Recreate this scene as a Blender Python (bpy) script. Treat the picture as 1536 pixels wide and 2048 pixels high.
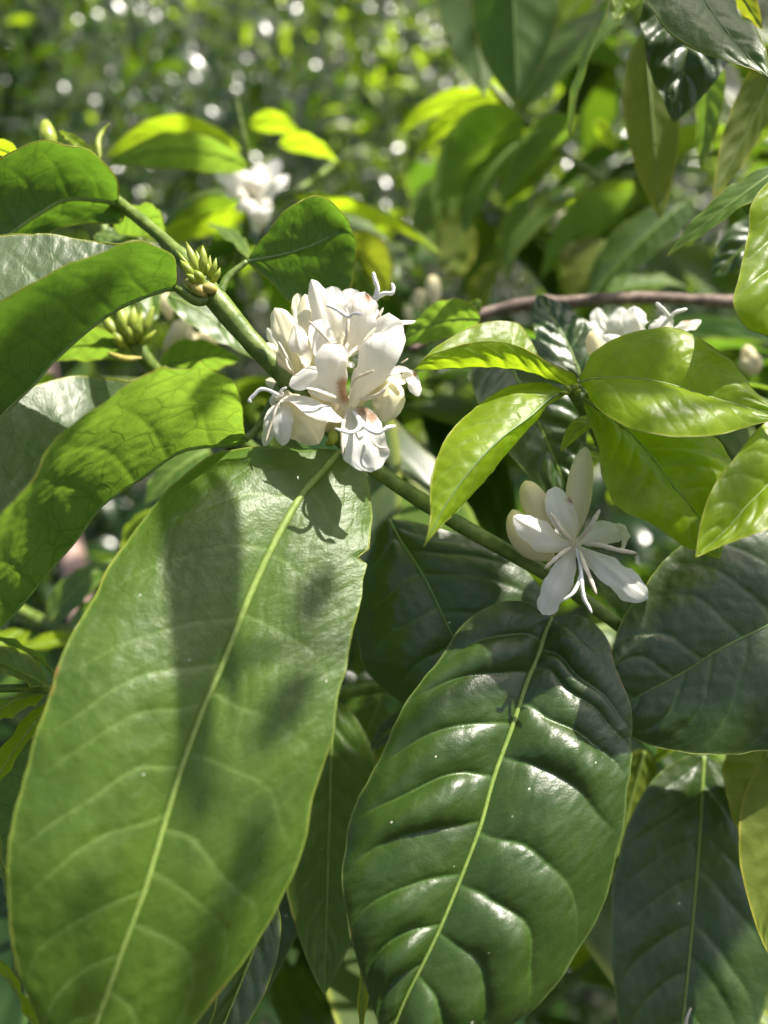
import bpy, math, random
import numpy as np
from mathutils import Vector

random.seed(7)
rng = np.random.default_rng(11)
scene = bpy.context.scene
for _o in list(bpy.data.objects):
    bpy.data.objects.remove(_o)

# ------------------------------------------------------------------ camera
PITCH = math.radians(8.0)
CAM = np.array([0.0, 0.0, 1.30])
AX = np.array([1.0, 0.0, 0.0])
AF = np.array([0.0, math.cos(PITCH), -math.sin(PITCH)])
AU = np.array([0.0, math.sin(PITCH), math.cos(PITCH)])
FPX = 1462.0                       # focal length in pixels of the 1536 x 2048 frame


def P(px, py, d):
    """Place a point seen at (px, py) at d centimetres in front of the lens (world metres)."""
    d = d * 0.01
    return CAM + AF * d + AX * ((px - 768.0) / FPX * d) + AU * ((1024.0 - py) / FPX * d)


def D(x, y, z):
    """Direction: x right, y up, z towards the viewer -> world unit vector."""
    v = AX * x + AU * y - AF * z
    return v / np.linalg.norm(v)


def proj(pts):
    q = np.asarray(pts) - CAM
    z = q @ AF
    return np.stack([768 + (q @ AX) / z * FPX, 1024 - (q @ AU) / z * FPX, z * 100], axis=-1)


cam_data = bpy.data.cameras.new("camera")
cam = bpy.data.objects.new("camera", cam_data)
scene.collection.objects.link(cam)
cam.location = CAM
cam.rotation_euler = (math.pi / 2 - PITCH, 0, 0)
cam_data.sensor_fit = 'VERTICAL'
cam_data.sensor_height = 9.6
cam_data.sensor_width = 7.2
cam_data.lens = 9.6 * FPX / 2048.0
cam_data.clip_start = 0.005
cam_data.clip_end = 500.0
cam_data.dof.use_dof = True
cam_data.dof.focus_distance = 0.149
cam_data.dof.aperture_fstop = cam_data.lens / 3.3
scene.camera = cam

# ------------------------------------------------------------------ sky, sun, exposure
SUN = D(0.45, 0.86, 0.22)
world = bpy.data.worlds.new("World")
scene.world = world
world.use_nodes = True
wn = world.node_tree
sky = wn.nodes.new('ShaderNodeTexSky')
sky.sky_type = 'NISHITA'
sky.sun_disc = False
sky.sun_elevation = math.asin(SUN[2])
sky.sun_rotation = math.atan2(SUN[0], SUN[1])
sky.altitude = 0
sky.air_density = 0.7
sky.dust_density = 4.0
sky.ozone_density = 1.0
bg = wn.nodes['Background']
bg.inputs['Strength'].default_value = 0.085
wn.links.new(sky.outputs[0], bg.inputs[0])

sun_data = bpy.data.lights.new("sun", 'SUN')
sun_data.energy = 5.0
sun_data.angle = math.radians(0.53)
sun_data.color = (1.0, 0.94, 0.83)
sun = bpy.data.objects.new("sun", sun_data)
sun.rotation_euler = Vector(SUN).to_track_quat('Z', 'Y').to_euler()
sun.location = (0, 0, 6)
scene.collection.objects.link(sun)

scene.view_settings.view_transform = 'Standard'
scene.view_settings.look = 'None'
scene.view_settings.gamma = 1.0
scene.view_settings.exposure = 1.28
scene.render.engine = 'CYCLES'
scene.cycles.use_denoising = True
scene.cycles.max_bounces = 5
scene.cycles.diffuse_bounces = 3
scene.cycles.transmission_bounces = 4
scene.cycles.glossy_bounces = 2
scene.cycles.transparent_max_bounces = 4
scene.cycles.sample_clamp_indirect = 6.0
scene.cycles.blur_glossy = 0.6
scene.cycles.use_adaptive_sampling = True
scene.cycles.adaptive_threshold = 0.03


# ------------------------------------------------------------------ node helpers
class NT:
    def __init__(self, name):
        self.m = bpy.data.materials.new(name)
        self.m.use_nodes = True
        self.t = self.m.node_tree
        for n in list(self.t.nodes):
            self.t.nodes.remove(n)

    def n(self, kind, **kw):
        nd = self.t.nodes.new(kind)
        for k, v in kw.items():
            setattr(nd, k, v)
        return nd

    def put(self, sock, val):
        if isinstance(val, (int, float)):
            sock.default_value = val
        elif isinstance(val, (tuple, list)):
            sock.default_value = tuple(val) + ((1.0,) if len(val) == 3 and len(sock.default_value) == 4 else ())
        else:
            self.t.links.new(val, sock)

    def math(self, op, a, b=None, clamp=False):
        nd = self.n('ShaderNodeMath', operation=op, use_clamp=clamp)
        self.put(nd.inputs[0], a)
        if b is not None:
            self.put(nd.inputs[1], b)
        return nd.outputs[0]

    def mix(self, f, a, b, mode='MIX'):
        nd = self.n('ShaderNodeMix', data_type='RGBA', blend_type=mode)
        self.put(nd.inputs[0], f)
        self.put(nd.inputs[6], a)
        self.put(nd.inputs[7], b)
        return nd.outputs[2]

    def fmix(self, f, a, b):
        nd = self.n('ShaderNodeMix', data_type='FLOAT')
        self.put(nd.inputs[0], f)
        self.put(nd.inputs[2], a)
        self.put(nd.inputs[3], b)
        return nd.outputs[0]

    def ramp(self, x, lo, hi):
        nd = self.n('ShaderNodeMapRange', interpolation_type='SMOOTHSTEP')
        self.put(nd.inputs[0], x)
        nd.inputs[1].default_value = lo
        nd.inputs[2].default_value = hi
        return nd.outputs[0]

    def attr(self, name):
        return self.n('ShaderNodeAttribute', attribute_name=name).outputs['Fac']

    def noise(self, vec, scale, detail=2.0, rough=0.5):
        nd = self.n('ShaderNodeTexNoise')
        if vec is not None:
            self.put(nd.inputs['Vector'], vec)
        nd.inputs['Scale'].default_value = scale
        nd.inputs['Detail'].default_value = detail
        nd.inputs['Roughness'].default_value = rough
        return nd

    def voro(self, vec, scale, feature='DISTANCE_TO_EDGE'):
        nd = self.n('ShaderNodeTexVoronoi', feature=feature)
        self.put(nd.inputs['Vector'], vec)
        nd.inputs['Scale'].default_value = scale
        return nd

    def out(self, shader, disp=None):
        o = self.n('ShaderNodeOutputMaterial')
        self.t.links.new(shader, o.inputs[0])
        return self.m


def leaf_material(name, upper, under, trans, veincol, edgecol, tf=0.4, rough=0.3, rough_un=0.55,
                  net=0.25, bump=0.25, dust=0.0, spec=0.5, netdark=0.45, simple=False):
    t = NT(name)
    geo = t.n('ShaderNodeNewGeometry')
    back = geo.outputs['Backfacing']
    uv = t.n('ShaderNodeUVMap', uv_map='UV').outputs[0]
    inf = t.n('ShaderNodeObjectInfo').outputs['Random']
    vein = t.attr('vein')
    edge = t.attr('edge')
    nz = t.noise(uv, 0.9, 5, 0.65)
    if simple:
        netf = 0.0
    else:
        warp = t.n('ShaderNodeVectorMath', operation='MULTIPLY_ADD')
        t.put(warp.inputs[0], t.noise(uv, 1.4, 2).outputs['Color'])
        warp.inputs[1].default_value = (0.35, 0.35, 0)
        t.put(warp.inputs[2], uv)
        v1 = t.voro(warp.outputs[0], 1.25).outputs['Distance']
        v2 = t.voro(warp.outputs[0], 4.2).outputs['Distance']
        n1 = t.math('SUBTRACT', 1.0, t.ramp(v1, 0.0, 0.038))
        n2 = t.math('SUBTRACT', 1.0, t.ramp(v2, 0.0, 0.08))
        netf = t.math('MAXIMUM', n1, t.math('MULTIPLY', n2, 0.45))
        netf = t.math('MULTIPLY', netf, net)
    # blade colour, mottled a little and different from leaf to leaf
    varf = t.math('ADD', t.math('MULTIPLY', t.ramp(nz.outputs['Fac'], 0.28, 0.72), 0.6), t.math('MULTIPLY', inf, 0.3))
    up_lo = tuple(c * 0.66 for c in upper)
    up_hi = (upper[0] * 1.5, upper[1] * 1.28, upper[2] * 1.2)
    cu = t.mix(varf, up_lo, up_hi)
    cu = t.mix(t.math('MULTIPLY', netf, 0.35), cu, veincol)
    cu = t.mix(t.math('MULTIPLY', vein, 0.62), cu, veincol)
    un_lo = tuple(c * 0.8 for c in under)
    un_hi = tuple(c * 1.15 for c in under)
    cd = t.mix(varf, un_lo, un_hi)
    cd = t.mix(netf, cd, tuple(c * 0.55 for c in under))
    col = t.mix(back, cu, cd)
    col = t.mix(edge, col, edgecol)
    if dust:
        sc = t.math('MULTIPLY', t.ramp(t.noise(uv, 0.55, 4, 0.7).outputs['Fac'], 0.60, 0.68), t.math('MINIMUM', t.math('MULTIPLY', edge, 1.6), 1.0))
        col = t.mix(sc, col, (0.24, 0.10, 0.035))
        w = t.voro(uv, 5.0, 'F1')
        spot = t.math('LESS_THAN', w.outputs['Distance'], 0.11)
        sel = t.n('ShaderNodeSeparateColor')
        t.put(sel.inputs[0], w.outputs['Color'])
        spot = t.math('MULTIPLY', spot, t.math('GREATER_THAN', sel.outputs[0], 1.0 - dust))
        col = t.mix(spot, col, (0.55, 0.56, 0.45))
    # transmitted light
    thick = t.math('MAXIMUM', t.math('MULTIPLY', vein, 0.8), netf)
    tr = t.mix(varf, tuple(c * 0.85 for c in trans), tuple(min(c * 1.12, 0.95) for c in trans))
    tr = t.mix(thick, tr, (trans[0] * netdark, trans[1] * netdark, trans[2] * netdark))
    tr = t.mix(edge, tr, edgecol)
    # relief: fine vein net, cells and a leathery grain
    fine = 0.5 if simple else t.noise(uv, 9.0, 4, 0.6).outputs['Fac']
    if not simple:
        fine = t.math('ADD', t.math('MULTIPLY', fine, 0.7), t.math('MULTIPLY', t.noise(uv, 26.0, 2, 0.6).outputs['Fac'], 0.3))
    hgt = t.math('SUBTRACT', t.math('MULTIPLY', fine, 1.3), t.math('MULTIPLY', netf, 0.5))
    hgt = t.math('ADD', hgt, t.math('MULTIPLY', nz.outputs['Fac'], 1.5))
    bmp = t.n('ShaderNodeBump')
    bmp.inputs['Strength'].default_value = bump
    bmp.inputs['Distance'].default_value = 0.00025
    t.put(bmp.inputs['Height'], hgt)
    pr = t.n('ShaderNodeBsdfPrincipled')
    t.put(pr.inputs['Base Color'], col)
    rr = t.fmix(back, t.math('ADD', t.math('MULTIPLY', fine, 0.16), rough - 0.08), rough_un)
    t.put(pr.inputs['Roughness'], rr)
    t.put(pr.inputs['Specular IOR Level'], t.fmix(back, spec, 0.3))
    t.put(pr.inputs['Normal'], bmp.outputs[0])
    tl = t.n('ShaderNodeBsdfTranslucent')
    t.put(tl.inputs['Color'], tr)
    t.put(tl.inputs['Normal'], bmp.outputs[0])
    mx = t.n('ShaderNodeMixShader')
    mx.inputs[0].default_value = tf
    t.t.links.new(pr.outputs[0], mx.inputs[1])
    t.t.links.new(tl.outputs[0], mx.inputs[2])
    return t.out(mx.outputs[0])


def plain_material(name, c1, c2, scale=300.0, rough=0.5, tf=0.0, trans=None, bump=0.2, stretch=None, spec=0.4):
    t = NT(name)
    co = t.n('ShaderNodeTexCoord').outputs['Object']
    if stretch:
        mp = t.n('ShaderNodeMapping')
        t.put(mp.inputs[0], co)
        mp.inputs['Scale'].default_value = stretch
        co = mp.outputs[0]
    nz = t.noise(co, scale, 4, 0.6)
    col = t.mix(t.ramp(nz.outputs['Fac'], 0.3, 0.7), c1, c2)
    bmp = t.n('ShaderNodeBump')
    bmp.inputs['Strength'].default_value = bump
    bmp.inputs['Distance'].default_value = 0.0004
    t.put(bmp.inputs['Height'], nz.outputs['Fac'])
    pr = t.n('ShaderNodeBsdfPrincipled')
    t.put(pr.inputs['Base Color'], col)
    pr.inputs['Roughness'].default_value = rough
    pr.inputs['Specular IOR Level'].default_value = spec
    t.put(pr.inputs['Normal'], bmp.outputs[0])
    sh = pr.outputs[0]
    if tf:
        tl = t.n('ShaderNodeBsdfTranslucent')
        tl.inputs['Color'].default_value = tuple(trans) + (1,)
        mx = t.n('ShaderNodeMixShader')
        mx.inputs[0].default_value = tf
        t.t.links.new(sh, mx.inputs[1])
        t.t.links.new(tl.outputs[0], mx.inputs[2])
        sh = mx.outputs[0]
    return t.out(sh)


def petal_material(name, white, cream, tf=0.5):
    t = NT(name)
    uv = t.n('ShaderNodeUVMap', uv_map='UV').outputs[0]
    base = t.attr('base')
    brown = t.attr('brown')
    mp = t.n('ShaderNodeMapping')
    t.put(mp.inputs[0], uv)
    mp.inputs['Scale'].default_value = (14.0, 1.6, 1.0)
    lines = t.noise(mp.outputs[0], 1.0, 3).outputs['Fac']
    fine = t.noise(uv, 16.0, 4, 0.65).outputs['Fac']
    col = t.mix(t.ramp(base, 0.0, 1.0), white, cream)
    col = t.mix(t.math('MULTIPLY', t.ramp(lines, 0.45, 0.75), 0.3), col, cream)
    bn = t.noise(uv, 34.0, 3, 0.75).outputs['Fac']
    bf = t.math('MULTIPLY', t.ramp(t.math('ADD', brown, t.math('MULTIPLY', t.math('SUBTRACT', bn, 0.5), 1.8)), 0.25, 0.95), 0.85)
    bf = t.math('MULTIPLY', bf, t.ramp(brown, 0.05, 0.35))
    col = t.mix(bf, col, t.mix(bn, (0.24, 0.075, 0.02), (0.58, 0.27, 0.09)))
    bmp = t.n('ShaderNodeBump')
    bmp.inputs['Strength'].default_value = 0.6
    bmp.inputs['Distance'].default_value = 0.0003
    t.put(bmp.inputs['Height'], t.math('ADD', lines, t.math('MULTIPLY', fine, 0.3)))
    pr = t.n('ShaderNodeBsdfPrincipled')
    t.put(pr.inputs['Base Color'], col)
    pr.inputs['Roughness'].default_value = 0.48
    pr.inputs['Specular IOR Level'].default_value = 0.4
    t.put(pr.inputs['Normal'], bmp.outputs[0])
    tl = t.n('ShaderNodeBsdfTranslucent')
    t.put(tl.inputs['Color'], t.mix(bf, t.mix(base, (0.88, 0.85, 0.74), (0.86, 0.77, 0.50)), (0.4, 0.16, 0.04)))
    mx = t.n('ShaderNodeMixShader')
    mx.inputs[0].default_value = tf
    t.t.links.new(pr.outputs[0], mx.inputs[1])
    t.t.links.new(tl.outputs[0], mx.inputs[2])
    return t.out(mx.outputs[0])


M = {}


def leaf_pair(key, *args, **kw):
    M[key] = leaf_material(*args, **kw)
    kw['dust'] = 0.0
    M[key + '_soft'] = leaf_material(args[0] + '_soft', *args[1:], simple=True, **kw)


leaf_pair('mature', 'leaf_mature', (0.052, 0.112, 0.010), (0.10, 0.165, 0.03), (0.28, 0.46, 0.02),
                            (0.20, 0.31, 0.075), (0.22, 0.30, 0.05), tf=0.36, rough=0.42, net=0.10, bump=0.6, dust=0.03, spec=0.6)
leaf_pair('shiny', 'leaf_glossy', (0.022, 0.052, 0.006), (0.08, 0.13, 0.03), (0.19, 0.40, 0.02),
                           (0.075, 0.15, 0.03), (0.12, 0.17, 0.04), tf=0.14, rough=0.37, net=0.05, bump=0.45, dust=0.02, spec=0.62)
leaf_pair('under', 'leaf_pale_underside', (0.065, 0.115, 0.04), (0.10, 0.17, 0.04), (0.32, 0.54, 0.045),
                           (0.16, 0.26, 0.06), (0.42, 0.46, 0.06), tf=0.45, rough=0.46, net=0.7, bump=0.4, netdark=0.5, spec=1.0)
leaf_pair('dim', 'leaf_shaded_underside', (0.060, 0.105, 0.035), (0.08, 0.145, 0.03), (0.15, 0.31, 0.02),
          (0.16, 0.26, 0.06), (0.34, 0.38, 0.06), tf=0.40, rough=0.44, net=0.5, bump=0.4, netdark=0.55, spec=1.0)  # copy of the underside leaf with patchy sun put into its duller colours
leaf_pair('young', 'leaf_young', (0.19, 0.30, 0.014), (0.18, 0.27, 0.02), (0.50, 0.72, 0.02),
                           (0.26, 0.38, 0.07), (0.42, 0.50, 0.05), tf=0.55, rough=0.36, net=0.25, bump=0.3, netdark=0.75, spec=0.3)
leaf_pair('yellow', 'leaf_yellowing', (0.14, 0.19, 0.02), (0.15, 0.20, 0.03), (0.34, 0.42, 0.02),
                            (0.34, 0.38, 0.06), (0.45, 0.40, 0.04), tf=0.45, rough=0.36, net=0.3, bump=0.3, netdark=0.8)
leaf_pair('far', 'leaf_distant_shaded', (0.012, 0.035, 0.006), (0.025, 0.05, 0.010), (0.26, 0.48, 0.02),
                         (0.10, 0.2, 0.06), (0.08, 0.14, 0.03), tf=0.2, rough=0.25, net=0.0, bump=0.2, spec=0.5)  # greens darkened to stand in for canopy shade on background leaves
SOFT = {M[k].name: M[k + '_soft'] for k in ('mature', 'shiny', 'under', 'dim', 'young', 'yellow', 'far')}
M['rib'] = plain_material('midrib_pale_green', (0.17, 0.26, 0.055), (0.25, 0.34, 0.08), 900, 0.45, 0.2, (0.5, 0.6, 0.08))
M['ribdark'] = plain_material('midrib_green', (0.075, 0.15, 0.035), (0.12, 0.20, 0.05), 900, 0.42)
M['margin'] = plain_material('leaf_margin', (0.17, 0.25, 0.04), (0.30, 0.31, 0.05), 160, 0.4, 0.4, (0.6, 0.6, 0.06))
M['margindark'] = plain_material('leaf_margin_dark', (0.07, 0.13, 0.03), (0.13, 0.16, 0.04), 500, 0.4, 0.2, (0.3, 0.4, 0.04))
M['stem'] = plain_material('stem_green', (0.065, 0.12, 0.016), (0.17, 0.22, 0.045), 330, 0.45, bump=0.8)
M['bark'] = plain_material('bark_brown', (0.08, 0.055, 0.042), (0.22, 0.165, 0.13), 260, 0.8, bump=1.0)
M['pinkbark'] = plain_material('bark_pinkish', (0.34, 0.22, 0.18), (0.44, 0.31, 0.26), 90, 0.75, bump=0.6)
M['petal'] = petal_material('petal_white', (0.88, 0.87, 0.83), (0.82, 0.75, 0.54))
M['cream'] = petal_material('petal_cream', (0.86, 0.79, 0.55), (0.78, 0.70, 0.33), tf=0.35)
M['anther'] = plain_material('anther_cream', (0.80, 0.71, 0.52), (0.86, 0.80, 0.66), 800, 0.6, 0.25, (0.7, 0.6, 0.35))
M['stigma'] = plain_material('stigma_white', (0.80, 0.80, 0.77), (0.86, 0.86, 0.84), 800, 0.5, 0.2, (0.8, 0.8, 0.75))
M['greenbud'] = plain_material('bud_green', (0.22, 0.30, 0.04), (0.38, 0.43, 0.07), 500, 0.35, 0.25, (0.6, 0.65, 0.08))
M['scale'] = plain_material('bud_scale', (0.30, 0.26, 0.06), (0.45, 0.38, 0.10), 900, 0.5)


# ------------------------------------------------------------------ mesh helpers
def thing(name, label, cat, loc, group=None):
    o = bpy.data.objects.new(name, None)
    o.empty_display_size = 0.01
    scene.collection.objects.link(o)
    o.location = tuple(loc)
    o['label'] = label
    o['category'] = cat
    if group:
        o['group'] = group
    o_org[o.name] = np.array(loc, dtype=float)
    return o


o_org = {}


def org(o):
    while o.parent is not None:
        o = o.parent
    return o_org.get(o.name, np.zeros(3))


def mesh_ob(name, verts, faces, mat, parent=None, uv=None, attrs=None, smooth=True):
    """verts (n,3) in world metres, faces (m,4) quads or a list; linked as one mesh object."""
    verts = np.asarray(verts, dtype=np.float64)
    if parent is not None:
        verts = verts - org(parent)
    me = bpy.data.meshes.new(name)
    if isinstance(faces, np.ndarray):
        k = faces.shape[1]
        me.vertices.add(len(verts))
        me.vertices.foreach_set('co', verts.astype(np.float32).ravel())
        me.loops.add(faces.size)
        me.loops.foreach_set('vertex_index', faces.astype(np.int32).ravel())
        me.polygons.add(len(faces))
        me.polygons.foreach_set('loop_start', np.arange(0, faces.size, k, dtype=np.int32))
        me.update(calc_edges=True)
        vi = faces.ravel()
    else:
        me.from_pydata([tuple(v) for v in verts], [], [tuple(int(i) for i in f) for f in faces])
        me.update()
        vi = np.array([i for f in faces for i in f])
    if uv is not None:
        lay = me.uv_layers.new(name='UV')
        lay.data.foreach_set('uv', np.asarray(uv, dtype=np.float32)[vi].ravel())
    for k, a in (attrs or {}).items():
        at = me.attributes.new(k, 'FLOAT', 'POINT')
        at.data.foreach_set('value', np.asarray(a, dtype=np.float32).ravel())
    me.polygons.foreach_set('use_smooth', np.full(len(me.polygons), smooth))
    me.materials.append(mat)
    o = bpy.data.objects.new(name, me)
    scene.collection.objects.link(o)
    o.parent = parent
    return o


def grid_faces(nv, nu, flip=False):
    i = np.arange(nv - 1)[:, None] * nu + np.arange(nu - 1)[None, :]
    q = np.stack([i, i + 1, i + nu + 1, i + nu], axis=-1).reshape(-1, 4)
    return q[:, ::-1].copy() if flip else q


def crom(pts, per=24):
    """dense Catmull-Rom through pts (K,D)"""
    p = np.asarray(pts, dtype=float)
    p = np.vstack([2 * p[0] - p[1], p, 2 * p[-1] - p[-2]])
    out = []
    t = np.linspace(0, 1, per, endpoint=False)[:, None]
    for k in range(1, len(p) - 2):
        a, b, c, d = p[k - 1], p[k], p[k + 1], p[k + 2]
        out.append(0.5 * (2 * b + (c - a) * t + (2 * a - 5 * b + 4 * c - d) * t ** 2 + (3 * b - a - 3 * c + d) * t ** 3))
    out.append(p[-2][None])
    return np.vstack(out)


def resample(dense, n, key=None):
    k = dense if key is None else key
    seg = np.linalg.norm(np.diff(k, axis=0), axis=1) + 1e-12
    s = np.concatenate([[0], np.cumsum(seg)])
    x = np.linspace(0, s[-1], n)
    return np.stack([np.interp(x, s, dense[:, j]) for j in range(dense.shape[1])], axis=1)


def spl(pts, n):
    return resample(crom(pts), n)


def unit(v):
    return v / (np.linalg.norm(v, axis=-1, keepdims=True) + 1e-15)


def tube_geo(path, rad, seg=8, cap=True, flat=1.0, ref=None):
    path = np.asarray(path, float)
    n = len(path)
    rad = np.broadcast_to(np.asarray(rad, float), (n,))
    T = unit(np.gradient(path, axis=0))
    r = np.array(ref if ref is not None else (0.31, 0.17, 0.93), float)
    N = r - T[0] * (r @ T[0])
    N /= np.linalg.norm(N)
    Ns = []
    for k in range(n):
        N = N - T[k] * (N @ T[k])
        N /= np.linalg.norm(N)
        Ns.append(N)
    Ns = np.array(Ns)
    Bs = np.cross(T, Ns)
    a = np.linspace(0, 2 * math.pi, seg, endpoint=False)
    ring = np.cos(a)[None, :, None] * Bs[:, None, :] + flat * np.sin(a)[None, :, None] * Ns[:, None, :]
    v = path[:, None, :] + ring * rad[:, None, None]
    verts = v.reshape(-1, 3)
    f = []
    for k in range(n - 1):
        for j in range(seg):
            j2 = (j + 1) % seg
            f.append((k * seg + j, k * seg + j2, (k + 1) * seg + j2, (k + 1) * seg + j))
    if cap:
        f.append(tuple(range(seg))[::-1])
        f.append(tuple(range((n - 1) * seg, n * seg)))
    return verts, f


def tube(name, path, rad, mat, parent=None, seg=8, flat=1.0, ref=None):
    v, f = tube_geo(path, rad, seg, True, flat, ref)
    return mesh_ob(name, v, f, mat, parent)


def ripple(x, y, wl, n=9):
    """smooth random surface of about unit height with wavelength wl (cm)"""
    out = np.zeros(np.broadcast(x, y).shape)
    for _ in range(n):
        th = rng.uniform(0, 2 * math.pi)
        k = 2 * math.pi / (wl * rng.uniform(0.7, 1.5))
        out = out + np.sin(k * (x * math.cos(th) + y * math.sin(th)) + rng.uniform(0, 6.28))
    return out / math.sqrt(n / 2)


# ------------------------------------------------------------------ leaves
def finish_leaf(G, up, mat, parent, veins, vab, quilt, wave, rib, ribmat, margin, marginmat, bites=(), ribtaper=0.3,
                name='leaf', groove=0.02, label=None, edgew=0.035, fine=1.0, ribup=0.0, pucker=1.0):
    nv, nu, _ = G.shape
    uu = np.linspace(-1, 1, nu)
    c = nu // 2
    Mid = G[:, c].copy()
    seg = np.linalg.norm(np.diff(Mid, axis=0), axis=1)
    s = np.concatenate([[0], np.cumsum(seg)])
    Lcm = s[-1] * 100
    vv = s / s[-1]
    hw = np.stack([np.linalg.norm(G[:, 0] - Mid, axis=1), np.linalg.norm(G[:, -1] - Mid, axis=1)], 1) * 100
    # bites in the margin
    for side, px, py, wid, dep in bites:
        e = proj(G[:, 0 if side < 0 else -1])[:, :2]
        k = int(np.argmin(np.hypot(e[:, 0] - px, e[:, 1] - py)))
        dist = (s - s[k]) * 100
        sc = 1 - dep * np.clip(1.15 - np.abs(dist) / wid, 0, 1) ** 0.7
        cols = slice(0, c) if side < 0 else slice(c + 1, nu)
        prox = np.abs(uu[cols]) ** 6
        G[:, cols] = Mid[:, None] + (G[:, cols] - Mid[:, None]) * (1 - (1 - sc)[:, None] * prox[None, :])[..., None]
    if nv > 60:                                   # uneven margin
        for side, cols in ((0, slice(0, c)), (1, slice(c + 1, nu))):
            wob = 1 + 0.005 * ripple(vv * Lcm, 0.0, 1.1) + 0.0025 * ripple(vv * Lcm, 0.0, 0.4)
            G[:, cols] = Mid[:, None] + (G[:, cols] - Mid[:, None]) * (1 + (wob - 1)[:, None] * (np.abs(uu[cols]) ** 3)[None, :])[..., None]
    du = np.gradient(G, axis=1)
    dv = np.gradient(G, axis=0)
    N = unit(np.cross(du, dv))
    N = np.nan_to_num(N)
    flip = float(np.sum(N[2:-2] @ np.asarray(up))) < 0
    if flip:
        N = -N
    au = np.abs(uu)[None, :]
    V = vv[:, None]
    vein = np.zeros((nv, nu))
    h = np.zeros((nv, nu))
    for side in (-1, 1):
        sel = (uu < 0) if side < 0 else (uu > 0)
        a, b = vab[0 if side < 0 else 1]
        roots = np.sort(np.array(veins[0 if side < 0 else 1], float))
        S = V - (a * au + b * au ** 2.4)
        if nv > 60:
            S = S + 0.004 * ripple(V * Lcm, uu[None, :] * 2.5, 1.6) * np.clip(au * 4, 0, 1)
        wd = hw[:, 0 if side < 0 else 1][:, None]
        d = np.full((nv, nu), 9.0)
        for v0 in roots:
            slope = a + 2.4 * b * au ** 1.4
            cosf = 1 / np.sqrt(1 + (slope * Lcm / np.maximum(wd, 0.2)) ** 2)
            d = np.minimum(d, np.abs(S - v0) * Lcm * cosf)
        vw = 0.021 * fine * (1.15 - 0.75 * au) + 0.006
        vn = np.exp(-(d / vw) ** 2) * np.clip((0.97 - au) / 0.2, 0, 1) * (1 - 0.45 * au)
        ext = np.concatenate([[roots[0] - 0.12], roots, [roots[-1] + 0.10, 1.4]])
        idx = np.clip(np.searchsorted(ext, S) - 1, 0, len(ext) - 2)
        f = np.clip((S - ext[idx]) / (ext[idx + 1] - ext[idx]), 0, 1)
        puff = (4 * f * (1 - f)) ** 0.8 * (np.clip(au * 3.2, 0, 1) * np.clip((1 - au) * 2.2, 0, 1)) ** 0.8
        endf = np.clip(V / 0.08, 0, 1) * np.clip((1 - V) / 0.1, 0, 1)
        irr = 0.75 + 0.35 * np.sin(idx * 2.3 + side) + 0.2 * np.sin(au * 5 + idx * 1.7)
        hh = quilt * irr * puff * endf - groove * np.exp(-(d / (vw * 2.2)) ** 2) * (1 - au) * endf
        if nv > 60:                               # ladder of cross veins between the side veins
            jit = np.modf(np.abs(np.sin(idx * 12.9898 + side * 4.1)) * 43758.5453)[0]
            g = au * wd / 0.42 + jit * 3 + 0.45 * np.sin(f * 4.2 + idx * 2.1) + 0.25 * np.sin(f * 9 + idx)
            dc = np.abs(g - np.round(g)) * 0.42
            lad = np.exp(-(dc / 0.016) ** 2) * np.clip(au * 5, 0, 1) * np.clip((0.95 - au) * 5, 0, 1)
            vn = np.maximum(vn, lad * 0.14)
            hh = hh - 0.0045 * np.exp(-(dc / 0.04) ** 2) * np.clip(au * 5, 0, 1) * endf
        vein = np.where(sel[None, :], vn, vein)
        h = np.where(sel[None, :], hh, h)
    ph = rng.uniform(0, 6.28)
    wv = wave * au ** 3 * (np.sin(V * 21 + ph + uu[None, :] * 1.5) + 0.6 * np.sin(V * 37 + ph * 2)) * np.clip(V * 6, 0, 1) * np.clip((1 - V) * 6, 0, 1)
    h = h + wv
    if nv > 60:
        wl_ = np.where(uu[None, :] < 0, hw[:, :1], hw[:, 1:]) * uu[None, :]
        h = h + pucker * (0.007 * ripple(wl_, V * Lcm, 0.9) + 0.0035 * ripple(wl_, V * Lcm, 0.33, 14)) * np.clip(au * 6, 0, 1)
    G = G + N * (h * 0.01)[..., None]
    distm = np.minimum((1 - au) * np.where(uu[None, :] < 0, hw[:, :1], hw[:, 1:]), 9)
    edge = np.exp(-(distm / edgew) ** 2) * 0.85
    wcol = np.where(uu[None, :] < 0, hw[:, :1], hw[:, 1:]) * uu[None, :]
    off = rng.uniform(0, 40)
    UV = np.stack([wcol + off, np.broadcast_to(V * Lcm, (nv, nu)) + off * 0.7], -1)
    o = mesh_ob(name, G.reshape(-1, 3), grid_faces(nv, nu, flip), mat, parent, UV.reshape(-1, 2),
                {'vein': vein.ravel(), 'edge': edge.ravel()})
    if label:
        o['label'] = label
    if rib:
        k = max(2, nv // 40)
        ids = list(range(1, nv - 2, k))
        path = (G[:, c] + N[:, c] * (ribup * rib * 0.01))[ids]
        r = rib * 0.01 * (ribtaper + (1 - ribtaper) * (1 - vv[ids]) ** 1.1)
        r = r * (1 + 0.06 * np.sin(np.arange(len(ids)) * 1.7))
        tube('midrib', path, r, ribmat, o, 8)
    if margin:
        k = max(1, nv // 110)
        ids = np.arange(2, nv - 1, k)
        path = np.vstack([G[ids, 0], G[-1:, c], G[ids[::-1], -1]])
        mr = margin * 0.01 * np.clip(0.65 + 0.35 * ripple(np.arange(len(path)) * 0.1, 0.0, 1.7), 0.15, 1.3)
        tube('leaf_margin', path, mr, marginmat, o, 6)
    return o


def auto_veins(n, j=0.012):
    l = np.linspace(0.09, 0.86, n) + rng.normal(0, j, n)
    r = np.linspace(0.12, 0.89, n) + rng.normal(0, j, n)
    return l, r


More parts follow.
